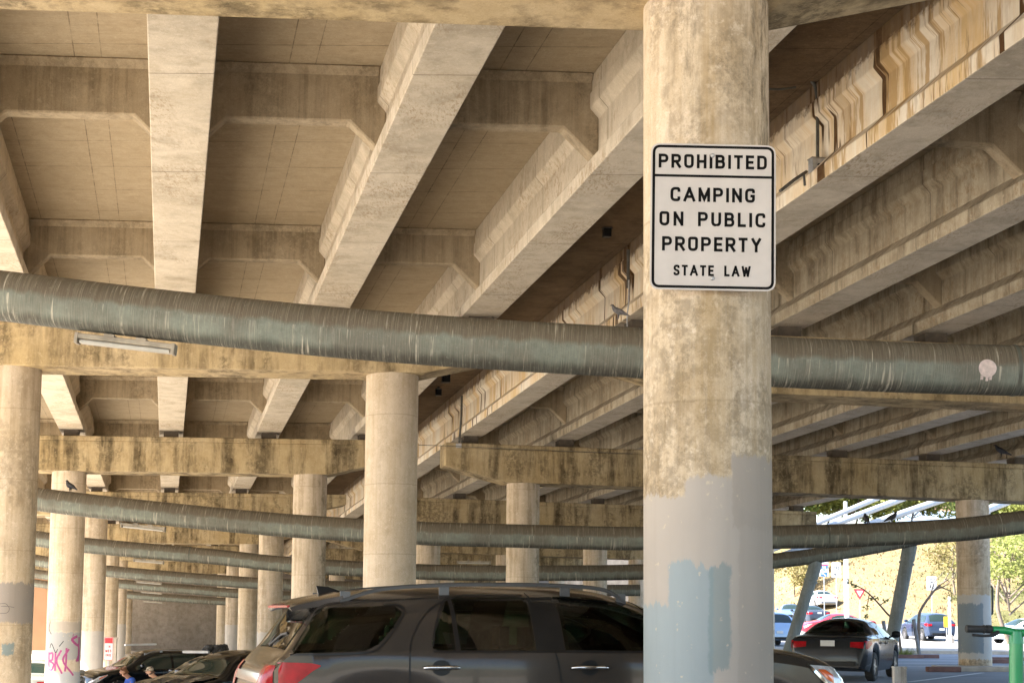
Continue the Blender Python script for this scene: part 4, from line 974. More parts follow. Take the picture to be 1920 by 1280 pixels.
# ================================================================ graffiti on the third pier's column and small tags
def on_col(key,pts,wd,mat,name,r=COLR+.004):
    """strokes painted round a column: pts are lists of (lateral x, world z)"""
    o=sp[key]; b=MB()
    for line in pts:
        pp=catmull([(a,0,c) for a,c in line],8) if len(line)>2 else [Vector((line[0][0],0,line[0][1])),Vector((line[1][0],0,line[1][1]))]
        q=MB(); ribbon(q,[(p.x,p.z) for p in pp],wd)
        b.add([(r*math.sin(clamp(x/r,-1.5,1.5)),-r*math.cos(clamp(x/r,-1.5,1.5)),z) for x,_,z in q.v],q.f)
    return b.build(name,mat,o,recalc=False)
M['magenta']=simple('magenta_spray',(.30,.05,.17),.6,var=.25,scale=30); M['blackspray']=simple('black_spray',(.03,.03,.035),.6)
def cz(key,px,py):
    o=sp[key]; wp=Vector(o.location)+o.parent.location; p=P(px,py,wp.y-COLR); lx=p.x-wp.x; r=COLR; return (r*math.asin(clamp(lx/r,-.97,.97)),p.z)
k3=(2,-2.7); gl=[[(90,1222),(90,1255)],[(90,1225),(98,1224),(97,1236),(91,1238),(100,1244),(96,1255),(90,1254)],[(104,1222),(103,1257)],[(115,1218),(106,1238),(116,1262)],[(124,1214),(123,1240),(121,1258)],[(128,1216),(118,1238),(134,1266)],[(98,1236),(112,1226)]]
on_col(k3,[[cz(k3,a,c) for a,c in l] for l in gl],.05,M['magenta'],'graffiti')
gl2=[[(140,1192),(133,1198),(138,1207),(147,1212),(145,1228),(138,1240)],[(146,1194),(151,1204),(148,1222),(151,1240)],[(134,1190),(144,1196)]]
on_col(k3,[[cz(k3,a,c) for a,c in l] for l in gl2],.07,M['magenta'],'graffiti')
for l in [[(93,1164),(90,1178),(95,1188)],[(111,1211),(119,1201)],[(92,1214),(96,1206),(104,1222),(108,1216)]]: on_col(k3,[[cz(k3,a,c) for a,c in l]],.022,M['blackspray'],'scribble')
k2=(1,-2.7)
for l in [[(0,1131),(10,1131),(16,1140),(12,1148),(0,1149)],[(2,1136),(14,1136),(24,1138)]]: on_col(k2,[[cz(k2,a,c) for a,c in l]],.006,M['blackspray'],'scribble')
# ================================================================ parking signs, posts, poles
def post_sign(name,px,pbot,Y,wm,hm,pcx,pcy,label,draw,mat='signwhite',cat='sign',shape=None,postlab=None):
    c=P(pcx,pcy,Y); root=empty(name,(c.x,c.y,ground(c.x,c.y)),0,label,cat); z=c.z-root.location.z
    MB().box((-.03,.012,0),(.03,.06,z+hm/2-.03)).build('post',M['steel'],root)
    b=MB(); plate(b,shape or rrect(-wm/2,wm/2,z-hm/2,z+hm/2,.04,4),-.0,.010); b.build('panel',M[mat],root); draw(root,z); return root
def d_park(root,z):
    b=MB(); b.box((-.125,-.004,z+.17),(.125,-.001,z+.35)); b.build('red_band',M['redpaint'],root)
    b=MB(); ribbon(b,rrect(-.14,.14,z-.37,z+.37,.03,4),.014,True,-.003); b.build('border',M['redpaint'],root)
    
    for a in (('IN',-.06,.06,z+.02,.09,.018),('MES',-.10,.10,z-.12,.09,.018),('ING',-.09,.09,z-.26,.09,.018)):
        b=MB(); word(b,*a); MB().add([(x,-.003,zz_) for x,y,zz_ in b.v],b.f).build('lettering',M['redpaint'],root)
M['redpaint']=simple('red_sign_paint',(.55,.03,.04),.5); M['bluepaint']=simple('blue_sign_paint',(.03,.12,.42),.5); M['white']=simple('bright_sign_white',(.75,.75,.75),.5,var=.04)
post_sign('parking_sign',203,0,52.8,.30,.76,203.5,1215,'tall narrow white parking sign with red band beside the left columns',d_park,'white')
c=P(215,1215,54); b=MB(); b.box((c.x-.06,c.y,ground(c.x,c.y)),(c.x+.06,c.y+.1,c.z+.35)); b.box((c.x-.09,c.y-.01,c.z+.33),(c.x+.09,c.y+.11,c.z+.37)); tag(b.build('grey_post',M['kerb'],bevel=.01),'grey square post just right of the red and white sign','post')
def tri(s,z): return [(-s/2,z+s*.43),(0,z-s*.43),(s/2,z+s*.43)]
def d_yield(root,z):
    b=MB(); ribbon(b,tri(.60,z+.0)[::-1],.11,True,-.003); b.build('red_border',M['redpaint'],root)
post_sign('yield_sign',1612,0,99,.75,.7,1612,1112,'white triangular yield sign with red edge beyond the sedan',d_yield,'white',shape=tri(.74,0) and None) if False else None
c=P(1612,1113,99); root=empty('yield_sign',(c.x,c.y,ground(c.x,c.y)),0,'white triangular yield sign with red border beyond the dark sedan','sign'); z=c.z-root.location.z
MB().box((-.03,.012,0),(.03,.06,z+.2)).build('post',M['steel'],root); b=MB(); plate(b,tri(.66,z),0,.01); b.build('panel',M['white'],root); d_yield(root,z)
def d_speed(root,z):
    b=MB(); ribbon(b,rrect(-.28,.28,z-.38,z+.38,.04,4),.02,True,-.003); b.build('border',M['black'],root)
    for a in (('SPEED',-.2,.2,z+.20,.12,.024),('LIMIT',-.18,.18,z+.03,.12,.024),('45',-.17,.17,z-.32,.28,.05)):
        b=MB(); word(b,*a); MB().add([(x,-.003,q) for x,y,q in b.v],b.f).build('lettering',M['black'],root)
post_sign('speed_limit_sign',1747,0,100,.62,.86,1747,1093,'white SPEED LIMIT sign on a thin post against the tan hill',d_speed,'white')
def d_us(root,z):
    b=MB(); word(b,'290',-.22,.22,z+.02,.24,.04); ribbon(b,[(.14,z-.50),(-.12,z-.28)],.05); ribbon(b,[(-.14,z-.38),(-.13,z-.27),(-.02,z-.27)],.045)
    MB().add([(x,-.013,q) for x,y,q in b.v],b.f).build('lettering',M['black'],root)
    b=MB(); ribbon(b,fillet([(-.27,z+.30),(-.10,z+.34),(.10,z+.34),(.27,z+.30),(.30,z+.1),(.22,z-.06),(0,z-.12),(-.22,z-.06),(-.30,z+.1)],.03,True,3),.02,True); MB().add([(x,-.013,q) for x,y,q in b.v],b.f).build('shield',M['black'],root)
post_sign('route_sign',1568,0,112,.64,1.05,1568,1068,'white US route 290 shield sign with arrow on the hill, right of the blue one',d_us,'white')
def d_ih(root,z):
    b=MB(); q=fillet([(-.27,z+.30),(0,z+.34),(.27,z+.30),(.27,z+.05),(0,z-.14),(-.27,z+.05)],.05,True,4); plate(b,q,-.006,-.002); b.build('shield',M['bluepaint'],root)
    b=MB(); b.box((-.27,-.007,z+.24),(.27,-.0065,z+.33)); b.build('red_band',M['redpaint'],root)
    b=MB(); b.box((-.24,-.006,z-.52),(.24,-.002,z-.22)); b.build('arrow_plate',M['bluepaint'],root)
    b=MB(); word(b,'35',-.14,.14,z-.02,.20,.04); ribbon(b,[(.14,z-.48),(-.12,z-.28)],.05); ribbon(b,[(-.15,z-.38),(-.13,z-.27),(-.03,z-.26)],.045); MB().add([(x,-.009,q) for x,y,q in b.v],b.f).build('lettering',M['white'],root)
post_sign('route_sign',1545,0,112,.60,1.05,1545,1066,'blue interstate 35 shield sign with arrow on the hill',d_ih,'white')
def pole(px,pt,Y,rad,label,mat='white',name='lamp_pole',base=True,top=None):
    c=P(px,pt,Y); g_=ground(c.x,c.y); rt=empty(name,(c.x,c.y,g_),0,label,'pole'); MB().tube([(0,0,0),(0,0,c.z-g_)],[rad,rad*.75],16).build('shaft',M[mat],rt,smooth=True)
    if base: MB().disc_stack([(0,0),(rad*2.6,0),(rad*2.4,.3),(rad*1.6,.5),(rad*1.1,.52)],8).build('base',M['kerb'],rt)
    return rt
pole(1585,940,96,.15,'tall white lamp pole rising past the pipes behind the dark sedan')
pole(1780,1118,90,.09,'short white pole with concrete base left of the right column')
c=P(1775,1165,92); rt=empty('yellow_sign',(c.x,c.y,ground(c.x,c.y)),0,'small yellow marker on a post beside the short white pole','sign'); z=c.z-rt.location.z
b=MB(); plate(b,rrect(-.16,.16,z-.3,z+.3,.03,4),0,.02); b.build('panel',simple('yellow_sign_paint',(.72,.45,.02),.5),rt); MB().box((-.025,.02,0),(.025,.06,z+.2)).build('post',M['steel'],rt)
# leaning green supports of the third pipe
def lean(a,b_,Ya,Yb,rad,label):
    p,q=P(*a,Ya),P(*b_,Yb); d=(q-p).normalized(); g_=ground(p.x,p.y); p=p-d*((p.z-g_+.3)/d.z); rt=empty('pipe_support',p,0,label,'support','leaning pipe supports')
    M.setdefault('leanmat',concrete('green_support_paint',(.27,.31,.31),(.36,.40,.40),(.16,.18,.18),stain_amt=.4,streak=5)); L=[Vector((0,0,0)),q-p]
    MB().tube([L[0],L[1]],rad,28).build('shaft',M['leanmat'],rt,smooth=True); e=L[1]
    MB().tube([e-d*.50,e-d*.06],rad*1.10,28).build('collar',M['leanmat'],rt,smooth=True); MB().tube([e-d*.62,e-d*.56],rad*1.18,28).build('ring',M['leanmat'],rt,smooth=True)
lean((1485,1200),(1531,1052),46.3,46.3,.17,'leaning green support under the third pipe, left one behind the dark sedan')
lean((1675,1185),(1707,1018),46.6,46.5,.19,'leaning green support under the third pipe, right one beside the sedan mirror')
def stick(a,b_,Y,rad,label):
    p,q=P(*a,Y),P(*b_,Y); d=(p-q).normalized(); g_=ground(p.x,p.y); p=p+d*((p.z-g_)/-d.z if d.z<0 else 0)
    o=MB().tube([p,q],rad,10).build('leaning_post',M['greypost'],smooth=True); tag(o,label,'post','leaning grey posts at the lot edge')
M['greypost']=simple('grey_wood_post',(.16,.16,.165),.8,var=.3,scale=6)
stick((1724,1228),(1713,1160),62,.075,'thin grey post leaning left in front of the navy crossover'); stick((1662,1200),(1656,1163),62,.075,'short leaning post left of the right leaning support')
stick((1447,1195),(1466,1175),66,.06,'short post beside the light blue car')if False else None
def stopper(px,py,Y,ln,label,rot=2):
    x,y,z=put(px,Y); b=MB(); q=[(-.09,0),(.09,0),(.075,.13),(-.075,.13)]; b.prism([(-ln/2,a,h) for a,h in q],[(ln/2,a,h) for a,h in q]); o=b.build('wheel_stop',M['stop'],bevel=.012); o.location=(x,y,z); o.rotation_euler=(0,0,R(rot)); tag(o,label,'wheel stop','concrete wheel stops in the lot')
M['stop']=simple('brown_painted_concrete',(.16,.085,.07),.8,var=.25,scale=5)
stopper(1700,1233,57.5,1.15,'brown wheel stop left of the leaning post foot'); stopper(1738,1230,57.8,.8,'short brown wheel stop right of the leaning post foot'); stopper(1873,1243,52,1.2,'brown wheel stop right behind the right column'); stopper(1905,1235,55,1.8,'brown wheel stop behind the green scooter')
x,y,z=put(1832,44.9); b=MB(); b.box((-1.25,-.55,0),(1.7,.55,.16)); o=b.build('column_kerb',M['kerb'],bevel=.03); o.location=(x,y-.35,z-.02); o.rotation_euler=(0,0,R(3)); tag(o,'low concrete kerb block round the foot of the right column','kerb')
x,y,z=put(1767,43.6); b=MB(); b.box((-.45,-.15,0),(.45,.15,.14)); o=b.build('dark_curb_block',M['stop'],bevel=.02); o.location=(x,y,z); tag(o,'dark kerb block left of the right column foot','kerb')
# pale bollard at the sedan's wheel
c=P(1686,1250,22); g_=ground(c.x,c.y); b=MB(); b.box((-.085,-.07,0),(.085,.07,c.z-g_)); b.box((-.092,-.077,c.z-g_-.015),(.092,.077,c.z-g_+.012)); o=b.build('bollard',concrete('pale_bollard',(.45,.43,.40),(.55,.53,.50),(.25,.22,.19),stain_amt=.6,streak=9),bevel=.006); o.location=(c.x,c.y,g_); tag(o,'pale grey square bollard in front of the dark sedan wheel','bollard')
# green scooter
M['sgreen']=simple('scooter_green',(.002,.20,.055),.4,coat=.3,var=.08); M['grip']=simple('rubber_grip',(.012,.012,.012),.75,var=.2,scale=60)
c=P(1905,1183,8.0); g_=ground(c.x,c.y); rt=empty('electric_scooter',(c.x,c.y,g_),R(8),'green electric scooter, black grip and lever at the lower right corner','scooter'); hz=c.z-g_
b=MB(); b.tube([(0,.06,.18),(0,0,hz-.04)],[.040,.034],20); b.build('stem',M['sgreen'],rt,smooth=True)
b=MB(); b.tube(catmull([(-.125,0,hz+.008),(-.05,0,hz+.004),(0,0,hz-.006),(.07,0,hz-.006),(.13,0,hz)],5),[.019]*21,16); b.tube([(0,0,hz-.06),(0,0,hz-.0)],[.038,.030],18); b.build('handlebar',M['sgreen'],rt,smooth=True)
for s in (-1,1):
    b=MB(); b.tube([(s*.13,0,hz+.010),(s*.155,0,hz+.010)],.021,16); b.tube([(s*.155,0,hz+.010),(s*.26,0,hz+.012)],[.0175,.0185],16); b.tube([(s*.165+0,0,hz+.010),(s*.170,0,hz+.010)],.022,16); b.build('grip',M['grip'],rt,smooth=True)
    b=MB(); b.tube(catmull([(s*.10,-.01,hz-.004),(s*.14,-.03,hz-.018),(s*.19,-.04,hz-.022),(s*.245,-.035,hz-.018)],5),[.012]*6+[.007]*10,10); b.build('brake_lever',M['grip'],rt,smooth=True)
MB().disc_stack([(0,-.012),(.022,-.010),(.024,.012),(0,.014)],16,(.075,-.025,hz-.0),'y').build('bell',M['steel'],rt,smooth=True)
b=MB(); b.box((-.09,.10,.12),(.09,1.0,.19)); b.build('deck',M['sgreen'],rt,bevel=.02); b=MB(); b.tube([(0,.06,.19),(0,.16,.15)],.035,12); b.build('neck',M['sgreen'],rt)
for yy in (-.02,1.02): 
    wl=empty('wheel',(0,yy,.115)); wl.parent=rt; MB().disc_stack([(.06,-.025),(.11,-.02),(.115,0),(.11,.02),(.06,.025)],24,axis='x').build('tyre',M['grip'],wl,smooth=True); MB().disc_stack([(0,-.02),(.062,-.018),(.062,.018),(0,.02)],20,axis='x').build('rim',M['rim'],wl)
# ================================================================ people
def skinned(name,nodes,edges,mat,parent=None,sub=2,root=0):
    me=bpy.data.meshes.new(name); me.from_pydata([n[0] for n in nodes],edges,[]); o=bpy.data.objects.new(name,me); C.objects.link(o)
    sm=o.modifiers.new('skin','SKIN'); sm.use_smooth_shade=True
    if not me.skin_vertices:
        bm=bmesh.new(); bm.from_mesh(me); bm.verts.layers.skin.verify(); bm.to_mesh(me); bm.free()
    for v,n in zip(me.skin_vertices[0].data,nodes):
        r=n[1]; v.radius=(r,r) if not isinstance(r,tuple) else r
    me.skin_vertices[0].data[root].use_root=True
    s=o.modifiers.new('sub','SUBSURF'); s.levels=1; s.render_levels=sub
    me.materials.append(mat)
    if parent: o.parent=parent
    return o
def seated(loc,rz,label,shirt,trous,skin,hair,bow=.35,cap=None,hold=None):
    """seated figure, faces local +x; origin on the ground under the pelvis; seat about 0.42 m"""
    root=empty('person',loc,R(rz),label,'person'); sk=simple('skin',skin,.55,var=.08); V=Vector
    pel=V((0,0,.50)); wst=V((.04,0,.66)); chs=V((.10,0,.86)); nk=V((.17,0,1.02)); hb=nk+V((.05+.10*bow,0,.07)); hc=hb+V((.03+.06*bow,0,.075)); ht=hc+V((.0,0,.07))
    N=[(pel,(.15,.12)),(wst,(.14,.11)),(chs,(.17,.12)),(nk,.055),(hb,(.072,.07)),(hc,(.085,.088)),(ht,(.062,.065))]; E=[(0,1),(1,2),(2,3),(3,4),(4,5),(5,6)]
    def chain(start,pts):
        i=start
        for p,r in pts: N.append((V(p),r)); E.append((i,len(N)-1)); i=len(N)-1
        return i
    for s in (1,-1):
        wr=V((.42,s*.07,.66)); sh=V((.10,s*.19,.95)); el=V((.16,s*.27,.70))
        i=chain(2,[(sh,.058),(sh.lerp(el,.5),.050),(el,.042),(el.lerp(wr,.5),.036),(wr,.026)])
        pm=wr+V((.05,-s*.01,.0)); i=chain(i,[(pm,(.034,.018))])
        for f in range(4):
            dy=(f-1.5)*.021; l=(.034,.039,.036,.028)[f]; st=pm+V((.035,dy,.0)); j=chain(i,[(st,.010),(st+V((l,0,-.010)),.0095),(st+V((l*1.5,-s*.003,-.030)),.0085),(st+V((l*1.35,-s*.004,-.048)),.0075)])
        chain(i,[(pm+V((.0,-s*.034,.004)),.011),(pm+V((.024,-s*.048,-.004)),.0095),(pm+V((.045,-s*.044,-.018)),.008)])
        kn=V((.46,s*.13,.50)); an=V((.44,s*.13,.10)); i=chain(0,[(V((.12,s*.10,.48)),.10),(V((.28,s*.12,.50)),.082),(kn,.062),(kn.lerp(an,.45),.055),(an,.038)]); chain(i,[(an+V((.08,0,-.045)),.036),(an+V((.17,s*.01,-.06)),.028)])
    # face relief: nose, chin, ears
    n0=5; chain(n0,[(hc+V((.088,0,.0)),.020),(hc+V((.108,0,-.018)),.011)]); chain(4,[(hb+V((.075,0,-.02)),.024)])
    for s in (1,-1): chain(n0,[(hc+V((-.005,s*.082,-.005)),.018),(hc+V((-.015,s*.094,-.0)),.012)])
    skinned('body',N,E,sk,root)
    b=MB()
    for s in (1,-1): b.disc_stack([(.001,-.010),(.011,0),(.001,.010)],10,hc+V((.083,s*.032,.012)),'x')
    b.build('eyes',simple('eye_dark',(.02,.015,.012),.3),root,smooth=True)
    MB().disc_stack([(.001,-.006),(.020,0),(.001,.006)],10,hc+V((.082,0,-.052)),'x').build('mouth',simple('lips',(.30,.10,.08),.5),root,smooth=True)
    # clothes: shirt with short sleeves, trousers, shoes
    q=[(pel+V((0,0,.02)),(.165,.135)),(wst,(.158,.128)),(chs,(.186,.138)),(nk-V((0,0,.03)),(.075,.07))]; qe=[(0,1),(1,2),(2,3)]
    for s in (1,-1):
        sh=V((.10,s*.19,.95)); el=V((.16,s*.27,.70)); k=len(q); q += [(sh,.078),(sh.lerp(el,.6),.070)]; qe += [(2,k),(k,k+1)]
    skinned('shirt',q,qe,shirt,root)
    for s in (1,-1):
        kn=V((.46,s*.13,.50)); an=V((.44,s*.13,.10)); skinned('trouser_leg',[(V((-.02,s*.06,.50)),.125),(V((.14,s*.10,.49)),.118),(V((.28,s*.12,.50)),.096),(kn,.076),(kn.lerp(an,.5),.066),(an,.058)],[(0,1),(1,2),(2,3),(3,4),(4,5)],trous,root)
        skinned('shoe',[(an+V((-.02,0,-.045)),.044),(an+V((.07,0,-.055)),.042),(an+V((.17,s*.01,-.065)),.032)],[(0,1),(1,2)],M['seat'],root)
    if hair: skinned('hair',[(hc+V((-.028,0,.035)),(.090,.085)),(hc+V((-.005,0,.075)),(.075,.072)),(hc+V((.03,0,.085)),(.05,.05)),(hc+V((-.05,0,-.01)),(.065,.06))],[(0,1),(1,2),(0,3)],simple('hair_colour',hair,.8,var=.35,scale=60),root)
    if cap:
        m=simple('cap_cloth',cap,.8,var=.12); b=MB(); b.disc_stack([(.100,.0),(.102,.025),(.092,.062),(.060,.092),(.001,.102)],20,hc+V((-.01,0,.045))); 
        rows=[[hc+V((-.01+math.cos(a)*rr,math.sin(a)*rr*.9,.048-(rr-.1)*.25)) for a in [lerp(-.9,.9,i/10) for i in range(11)]] for rr in (.095,.13,.175)]
        b.grid(rows); b.build('cap',m,root,smooth=True)
    # folding chair seat under the figure is a thing of its own
    return root,hc
def striped():
    t=NT('striped_shirt'); v=t.coord(); x,y,z=t.sep(v); f=t.math('FRACT',t.math('MULTIPLY',z,9)); c=t.mix(t.step(f,.48,.52),(.30,.25,.22),(.20,.42,.36)); return t.fin(c,.85)
def chair_low(loc,rz,label,col):
    rt=empty('folding_chair',loc,R(rz),label,'chair','low folding chairs'); m=simple('chair_cloth',col,.8,var=.15); MB().grid([[(lerp(-.24,.26,i/6),y,.40-.05*math.sin(math.pi*i/6)) for y in (-.25,.25)] for i in range(7)]).build('seat',m,rt,smooth=True)
    MB().grid([[(lerp(-.24,-.40,i/6)-.04*math.sin(math.pi*i/6),y,lerp(.42,.92,i/6)) for y in (-.25,.25)] for i in range(7)]).build('backrest',m,rt,smooth=True)
    for s in (1,-1):
        MB().tube([(-.30,s*.26,0),(.24,s*.26,.40)],.012,8).build('leg',M['dsteel'],rt); MB().tube([(.26,s*.26,0),(-.26,s*.26,.42),(-.40,s*.26,.93)],.012,8).build('leg',M['dsteel'],rt); MB().box((-.25,s*.28-.03,.60),(.25,s*.28+.03,.625)).build('armrest',m,rt,bevel=.005)
    return rt
def ppos(px,py,Y,h):
    p=P(px,py,Y); return (p.x,p.y,p.z-h)
a=ppos(262,1254,45.0,1.17); gz=ground(a[0],a[1])+.03; 
seated((a[0]-.15,a[1],gz+.02),215,'person in a blue T-shirt with reddish hair bent over before the black SUV',simple('blue_cotton',(.02,.07,.34),.85,var=.2),simple('grey_shorts',(.08,.08,.09),.85),(.42,.22,.14),(.16,.07,.03),.45)
chair_low((a[0]-.15,a[1],gz),215,'blue folding chair under the person in blue',(.02,.10,.48))
c_=P(212,1270,44.2); b=MB(); b.box((-.35,-.2,0),(.35,.2,.34)); o=b.build('blue_cooler',simple('blue_plastic',(.02,.16,.62),.4),bevel=.03); o.location=(c_.x,c_.y,ground(c_.x,c_.y)+.03); tag(o,'bright blue cooler box on the ground beside the person in blue','cooler')
a=ppos(303,1249,44.5,1.22); gz=ground(a[0],a[1])+.03
pr,hc=seated((a[0],a[1],gz+.04),205,'person in a tan cap and striped tee sitting and reading before the black SUV',striped(),simple('blue_jeans',(.03,.06,.14),.85,var=.3),(.50,.28,.18),(.10,.06,.04),.5,cap=(.42,.36,.27))
chair_low((a[0],a[1],gz+.02),205,'dark folding chair under the person in the tan cap',(.03,.03,.035))
v=Matrix.Rotation(R(205),4,'Z')@Vector((.50,.0,.70)); b=MB(); b.prism([(-.07,-.10,0),(.07,-.10,0),(.07,.0,.02),(-.07,.0,.02)],[(-.07,-.10,.01),(.07,-.10,.01),(.07,.0,.03),(-.07,.0,.03)]); b.prism([(-.07,0,.02),(.07,0,.02),(.07,.10,0),(-.07,.10,0)],[(-.07,0,.03),(.07,0,.03),(.07,.10,.01),(-.07,.10,.01)]); o=b.build('open_book',M['signwhite']); o.location=(a[0]+v.x,a[1]+v.y,gz+v.z+.02); o.rotation_euler=(0,-.5,R(205)); tag(o,'small open book held by the person in the tan cap','book')
# ================================================================ vegetation
def leafmat(name,c0,c1):
    t=NT(name); oi=t.coord(); f=t.noise(oi,2.2,3); g=t.noise(oi,9,3,off=5); col=t.mix(t.ramp(f,[(.35,0),(.65,1)]),c0,c1); col=t.mix(t.math('MULTIPLY',g,.5),col,tuple(c*.5 for c in c0))
    t.fin(col,.6,0,.3); t.b.inputs['Subsurface Weight'].default_value=0
    tr=t.n('BsdfTranslucent'); t.l(col,tr.inputs[0]); m=t.n('MixShader'); m.inputs[0].default_value=.35; t.l(t.b.outputs[0],m.inputs[1]); t.l(tr.outputs[0],m.inputs[2]); t.l(m.outputs[0],t.out.inputs[0]); return t.m
M['bark']=simple('bark',(.13,.10,.075),.9,var=.35,scale=14,bump=.5)
M['leafA']=leafmat('yellow_green_leaves',(.17,.20,.045),(.30,.31,.09)); M['leafB']=leafmat('deep_green_leaves',(.10,.16,.035),(.20,.26,.07)); M['leafC']=leafmat('olive_leaves',(.16,.14,.045),(.27,.22,.085))
def leaves(b,c,rad,n,sz,rnd,fl=.7):
    for _ in range(n):
        while True:
            d=Vector((rnd.uniform(-1,1),rnd.uniform(-1,1),rnd.uniform(-1,1)))
            if .05<d.length<1: break
        p=c+Vector((d.x*rad,d.y*rad,d.z*rad*fl)); a=Vector((rnd.uniform(-1,1),rnd.uniform(-1,1),rnd.uniform(-.6,.6))).normalized(); u=a.cross(Vector((rnd.uniform(-1,1),rnd.uniform(-1,1),rnd.uniform(-1,1)))).normalized(); s=sz*rnd.uniform(.6,1.4)
        b.add([p-a*s,p+u*s*.45,p+a*s,p-u*s*.45],[(0,1,2,3)])
def tree(name,base,trunk,branches,clumps,lm,label,cat,seed,lsz=.12,ln=120,group=None,tr=.12):
    rnd=random.Random(seed); rt=empty(name,base,0,label,cat,group); b=MB()
    if trunk:
        tp=catmull(trunk,5); b.tube(tp,[lerp(tr,tr*.4,i/(len(tp)-1)) for i in range(len(tp))],10)
        for br_ in branches: q=catmull(br_,4); b.tube(q,[lerp(tr*.45,tr*.10,i/(len(q)-1)) for i in range(len(q))],7)
        b.build('trunk',M['bark'],rt,smooth=True)
    b=MB()
    for c,r_ in clumps: leaves(b,Vector(c),r_,int(ln*(r_**1.6)*rnd.uniform(.7,1.3))+6,lsz,rnd)
    b.build('crown',lm,rt,recalc=False); return rt
def auto_tree(px,pb,Y,h,w_,lm,label,seed,bare=.0,name='tree',lsz=.16,ln=150,group=None,nb=9):
    rnd=random.Random(seed); c=P(px,pb,Y); g_=ground(c.x,c.y); tr=[(0,0,0),(rnd.uniform(-.1,.1)*h,0,h*.3),(rnd.uniform(-.1,.1)*h,0,h*.6),(0,0,h*.85)]; brs=[]; cl=[]
    for k in range(nb):
        a=rnd.uniform(0,6.28); z0=h*rnd.uniform(.25,.7); l=w_/2*rnd.uniform(.5,1); z1=min(h,z0+h*rnd.uniform(.1,.35)); e=(l*math.cos(a),l*math.sin(a),z1); brs.append([(0,0,z0),(e[0]*.5,e[1]*.5,lerp(z0,z1,.6)),e]); cl.append((e,w_*rnd.uniform(.13,.26)))
        cl.append(((e[0]*.55,e[1]*.55,z1+h*.05*rnd.uniform(-1,1)),w_*rnd.uniform(.12,.22)))
    cl.append(((0,0,h*.9),w_*.2))
    return tree(name,(c.x,c.y,g_),tr,brs,cl,lm,label,'tree' if name!='bush' else 'bush',seed,lsz,ln,group,tr=max(.06,h*.022))
auto_tree(1490,1128,143,3.4,5.2,M['leafC'],'low olive bush on the hill foot above the blue sedan',11,name='bush',ln=110,lsz=.14)
auto_tree(1542,1122,146,2.6,3.4,M['leafC'],'smaller olive bush just right of the leaning support top',12,name='bush',ln=90,lsz=.13)
auto_tree(1462,1060,165,2.0,3.4,M['leafB'],'green bush high on the hill beside the big column',13,name='bush',ln=120)
auto_tree(1640,1075,160,2.2,2.2,M['leafC'],'sparse dry bush in the middle of the hill',14,name='bush',ln=60,lsz=.12)
auto_tree(1752,1060,155,2.6,2.4,M['leafC'],'dry bush on the hill left of the right column',15,name='bush',ln=60,lsz=.12)
auto_tree(1790,1085,132,5.0,5.0,M['leafC'],'sparse yellowish tree directly left of the right column',16,ln=70,lsz=.13)
for i,(px,h,wd,lm,s) in enumerate(((1466,7,7,'leafB',21),(1545,8,8,'leafA',22),(1600,7.5,8,'leafA',23),(1655,8,8,'leafC',24),(1712,6.5,6,'leafA',25),(1885,5.5,9,'leafB',26),(1960,5.5,9,'leafA',27))):
    auto_tree(px,960,171+6*(i%2),h*.8,wd*1.2,M[lm],['dark green tree on the crest beside the big column','yellow green tree on the crest behind the first white tube','yellow green tree on the crest behind the lamp pole','olive tree on the crest behind the pair of pigeons','small yellow green tree on the crest left of the brick building','bright green tree on the crest right of the right column','green tree on the crest past the frame edge'][i],s,ln=85,lsz=.26,nb=13,group='trees along the hill crest')
# light green tree at right
auto_tree(1893,1165,88,6.4,5.6,M['leafA'],'light green leafy tree standing right of the right column',31,ln=95,lsz=.12,nb=14)
auto_tree(1945,1160,96,7.0,6,M['leafA'],'light green tree at the right frame edge',32,ln=90,lsz=.13,nb=12)
def ptree(name,Y,trunk,branches,clumps,lm,label,seed,**k):
    b0=P(*trunk[0],Y); g_=ground(b0.x,b0.y); base=Vector((b0.x,b0.y,g_)); f=lambda q:(P(q[0],q[1],Y+(q[2] if len(q)>2 else 0))-base); tt=[f(q) for q in trunk]; tt[0]=Vector((0,0,0))
    return tree(name,base,tt,[[f(q) for q in br_] for br_ in branches],[(f(c),r_) for c,r_ in clumps],lm,label,'tree',seed,**k)
ptree('bare_tree',66,[(1722,1208),(1723,1160),(1728,1140),(1745,1115),(1760,1098),(1778,1085)],[[(1745,1115,0),(1752,1092,.5),(1770,1070,1)],[(1760,1098,0),(1782,1108,.4),(1792,1120,.6)],[(1752,1106,0),(1775,1095,-.4),(1795,1070,-.6)],[(1770,1090,0),(1785,1060,.3),(1790,1035,.3)]],[((1768,1075),.42),((1782,1052),.5),((1788,1088),.42),((1786,1118),.42),((1775,1098),.3),((1792,1035),.4)],M['leafC'],'thin leaning tree with a bare forked trunk left of the right column',41,lsz=.06,ln=160,tr=.075)
ptree('bare_tree',60,[(1690,1200),(1682,1172),(1662,1148),(1642,1125),(1620,1105),(1594,1092)],[[(1642,1125,0),(1632,1120,.3),(1618,1128,.4)],[(1630,1114,0),(1626,1135,.2),(1625,1155,.3)],[(1650,1134,0),(1662,1125,.2),(1672,1118,.3)]],[((1590,1090),.16),((1600,1098),.14),((1625,1140),.20),((1626,1155),.14),((1640,1122),.18),((1660,1126),.14)],M['leafB'],'arching bare branch tree with few leaves behind the dark sedan',42,lsz=.06,ln=240,tr=.05)
b=MB(); rn=random.Random(5); c=P(1690,1203,58); g_=ground(c.x,c.y)
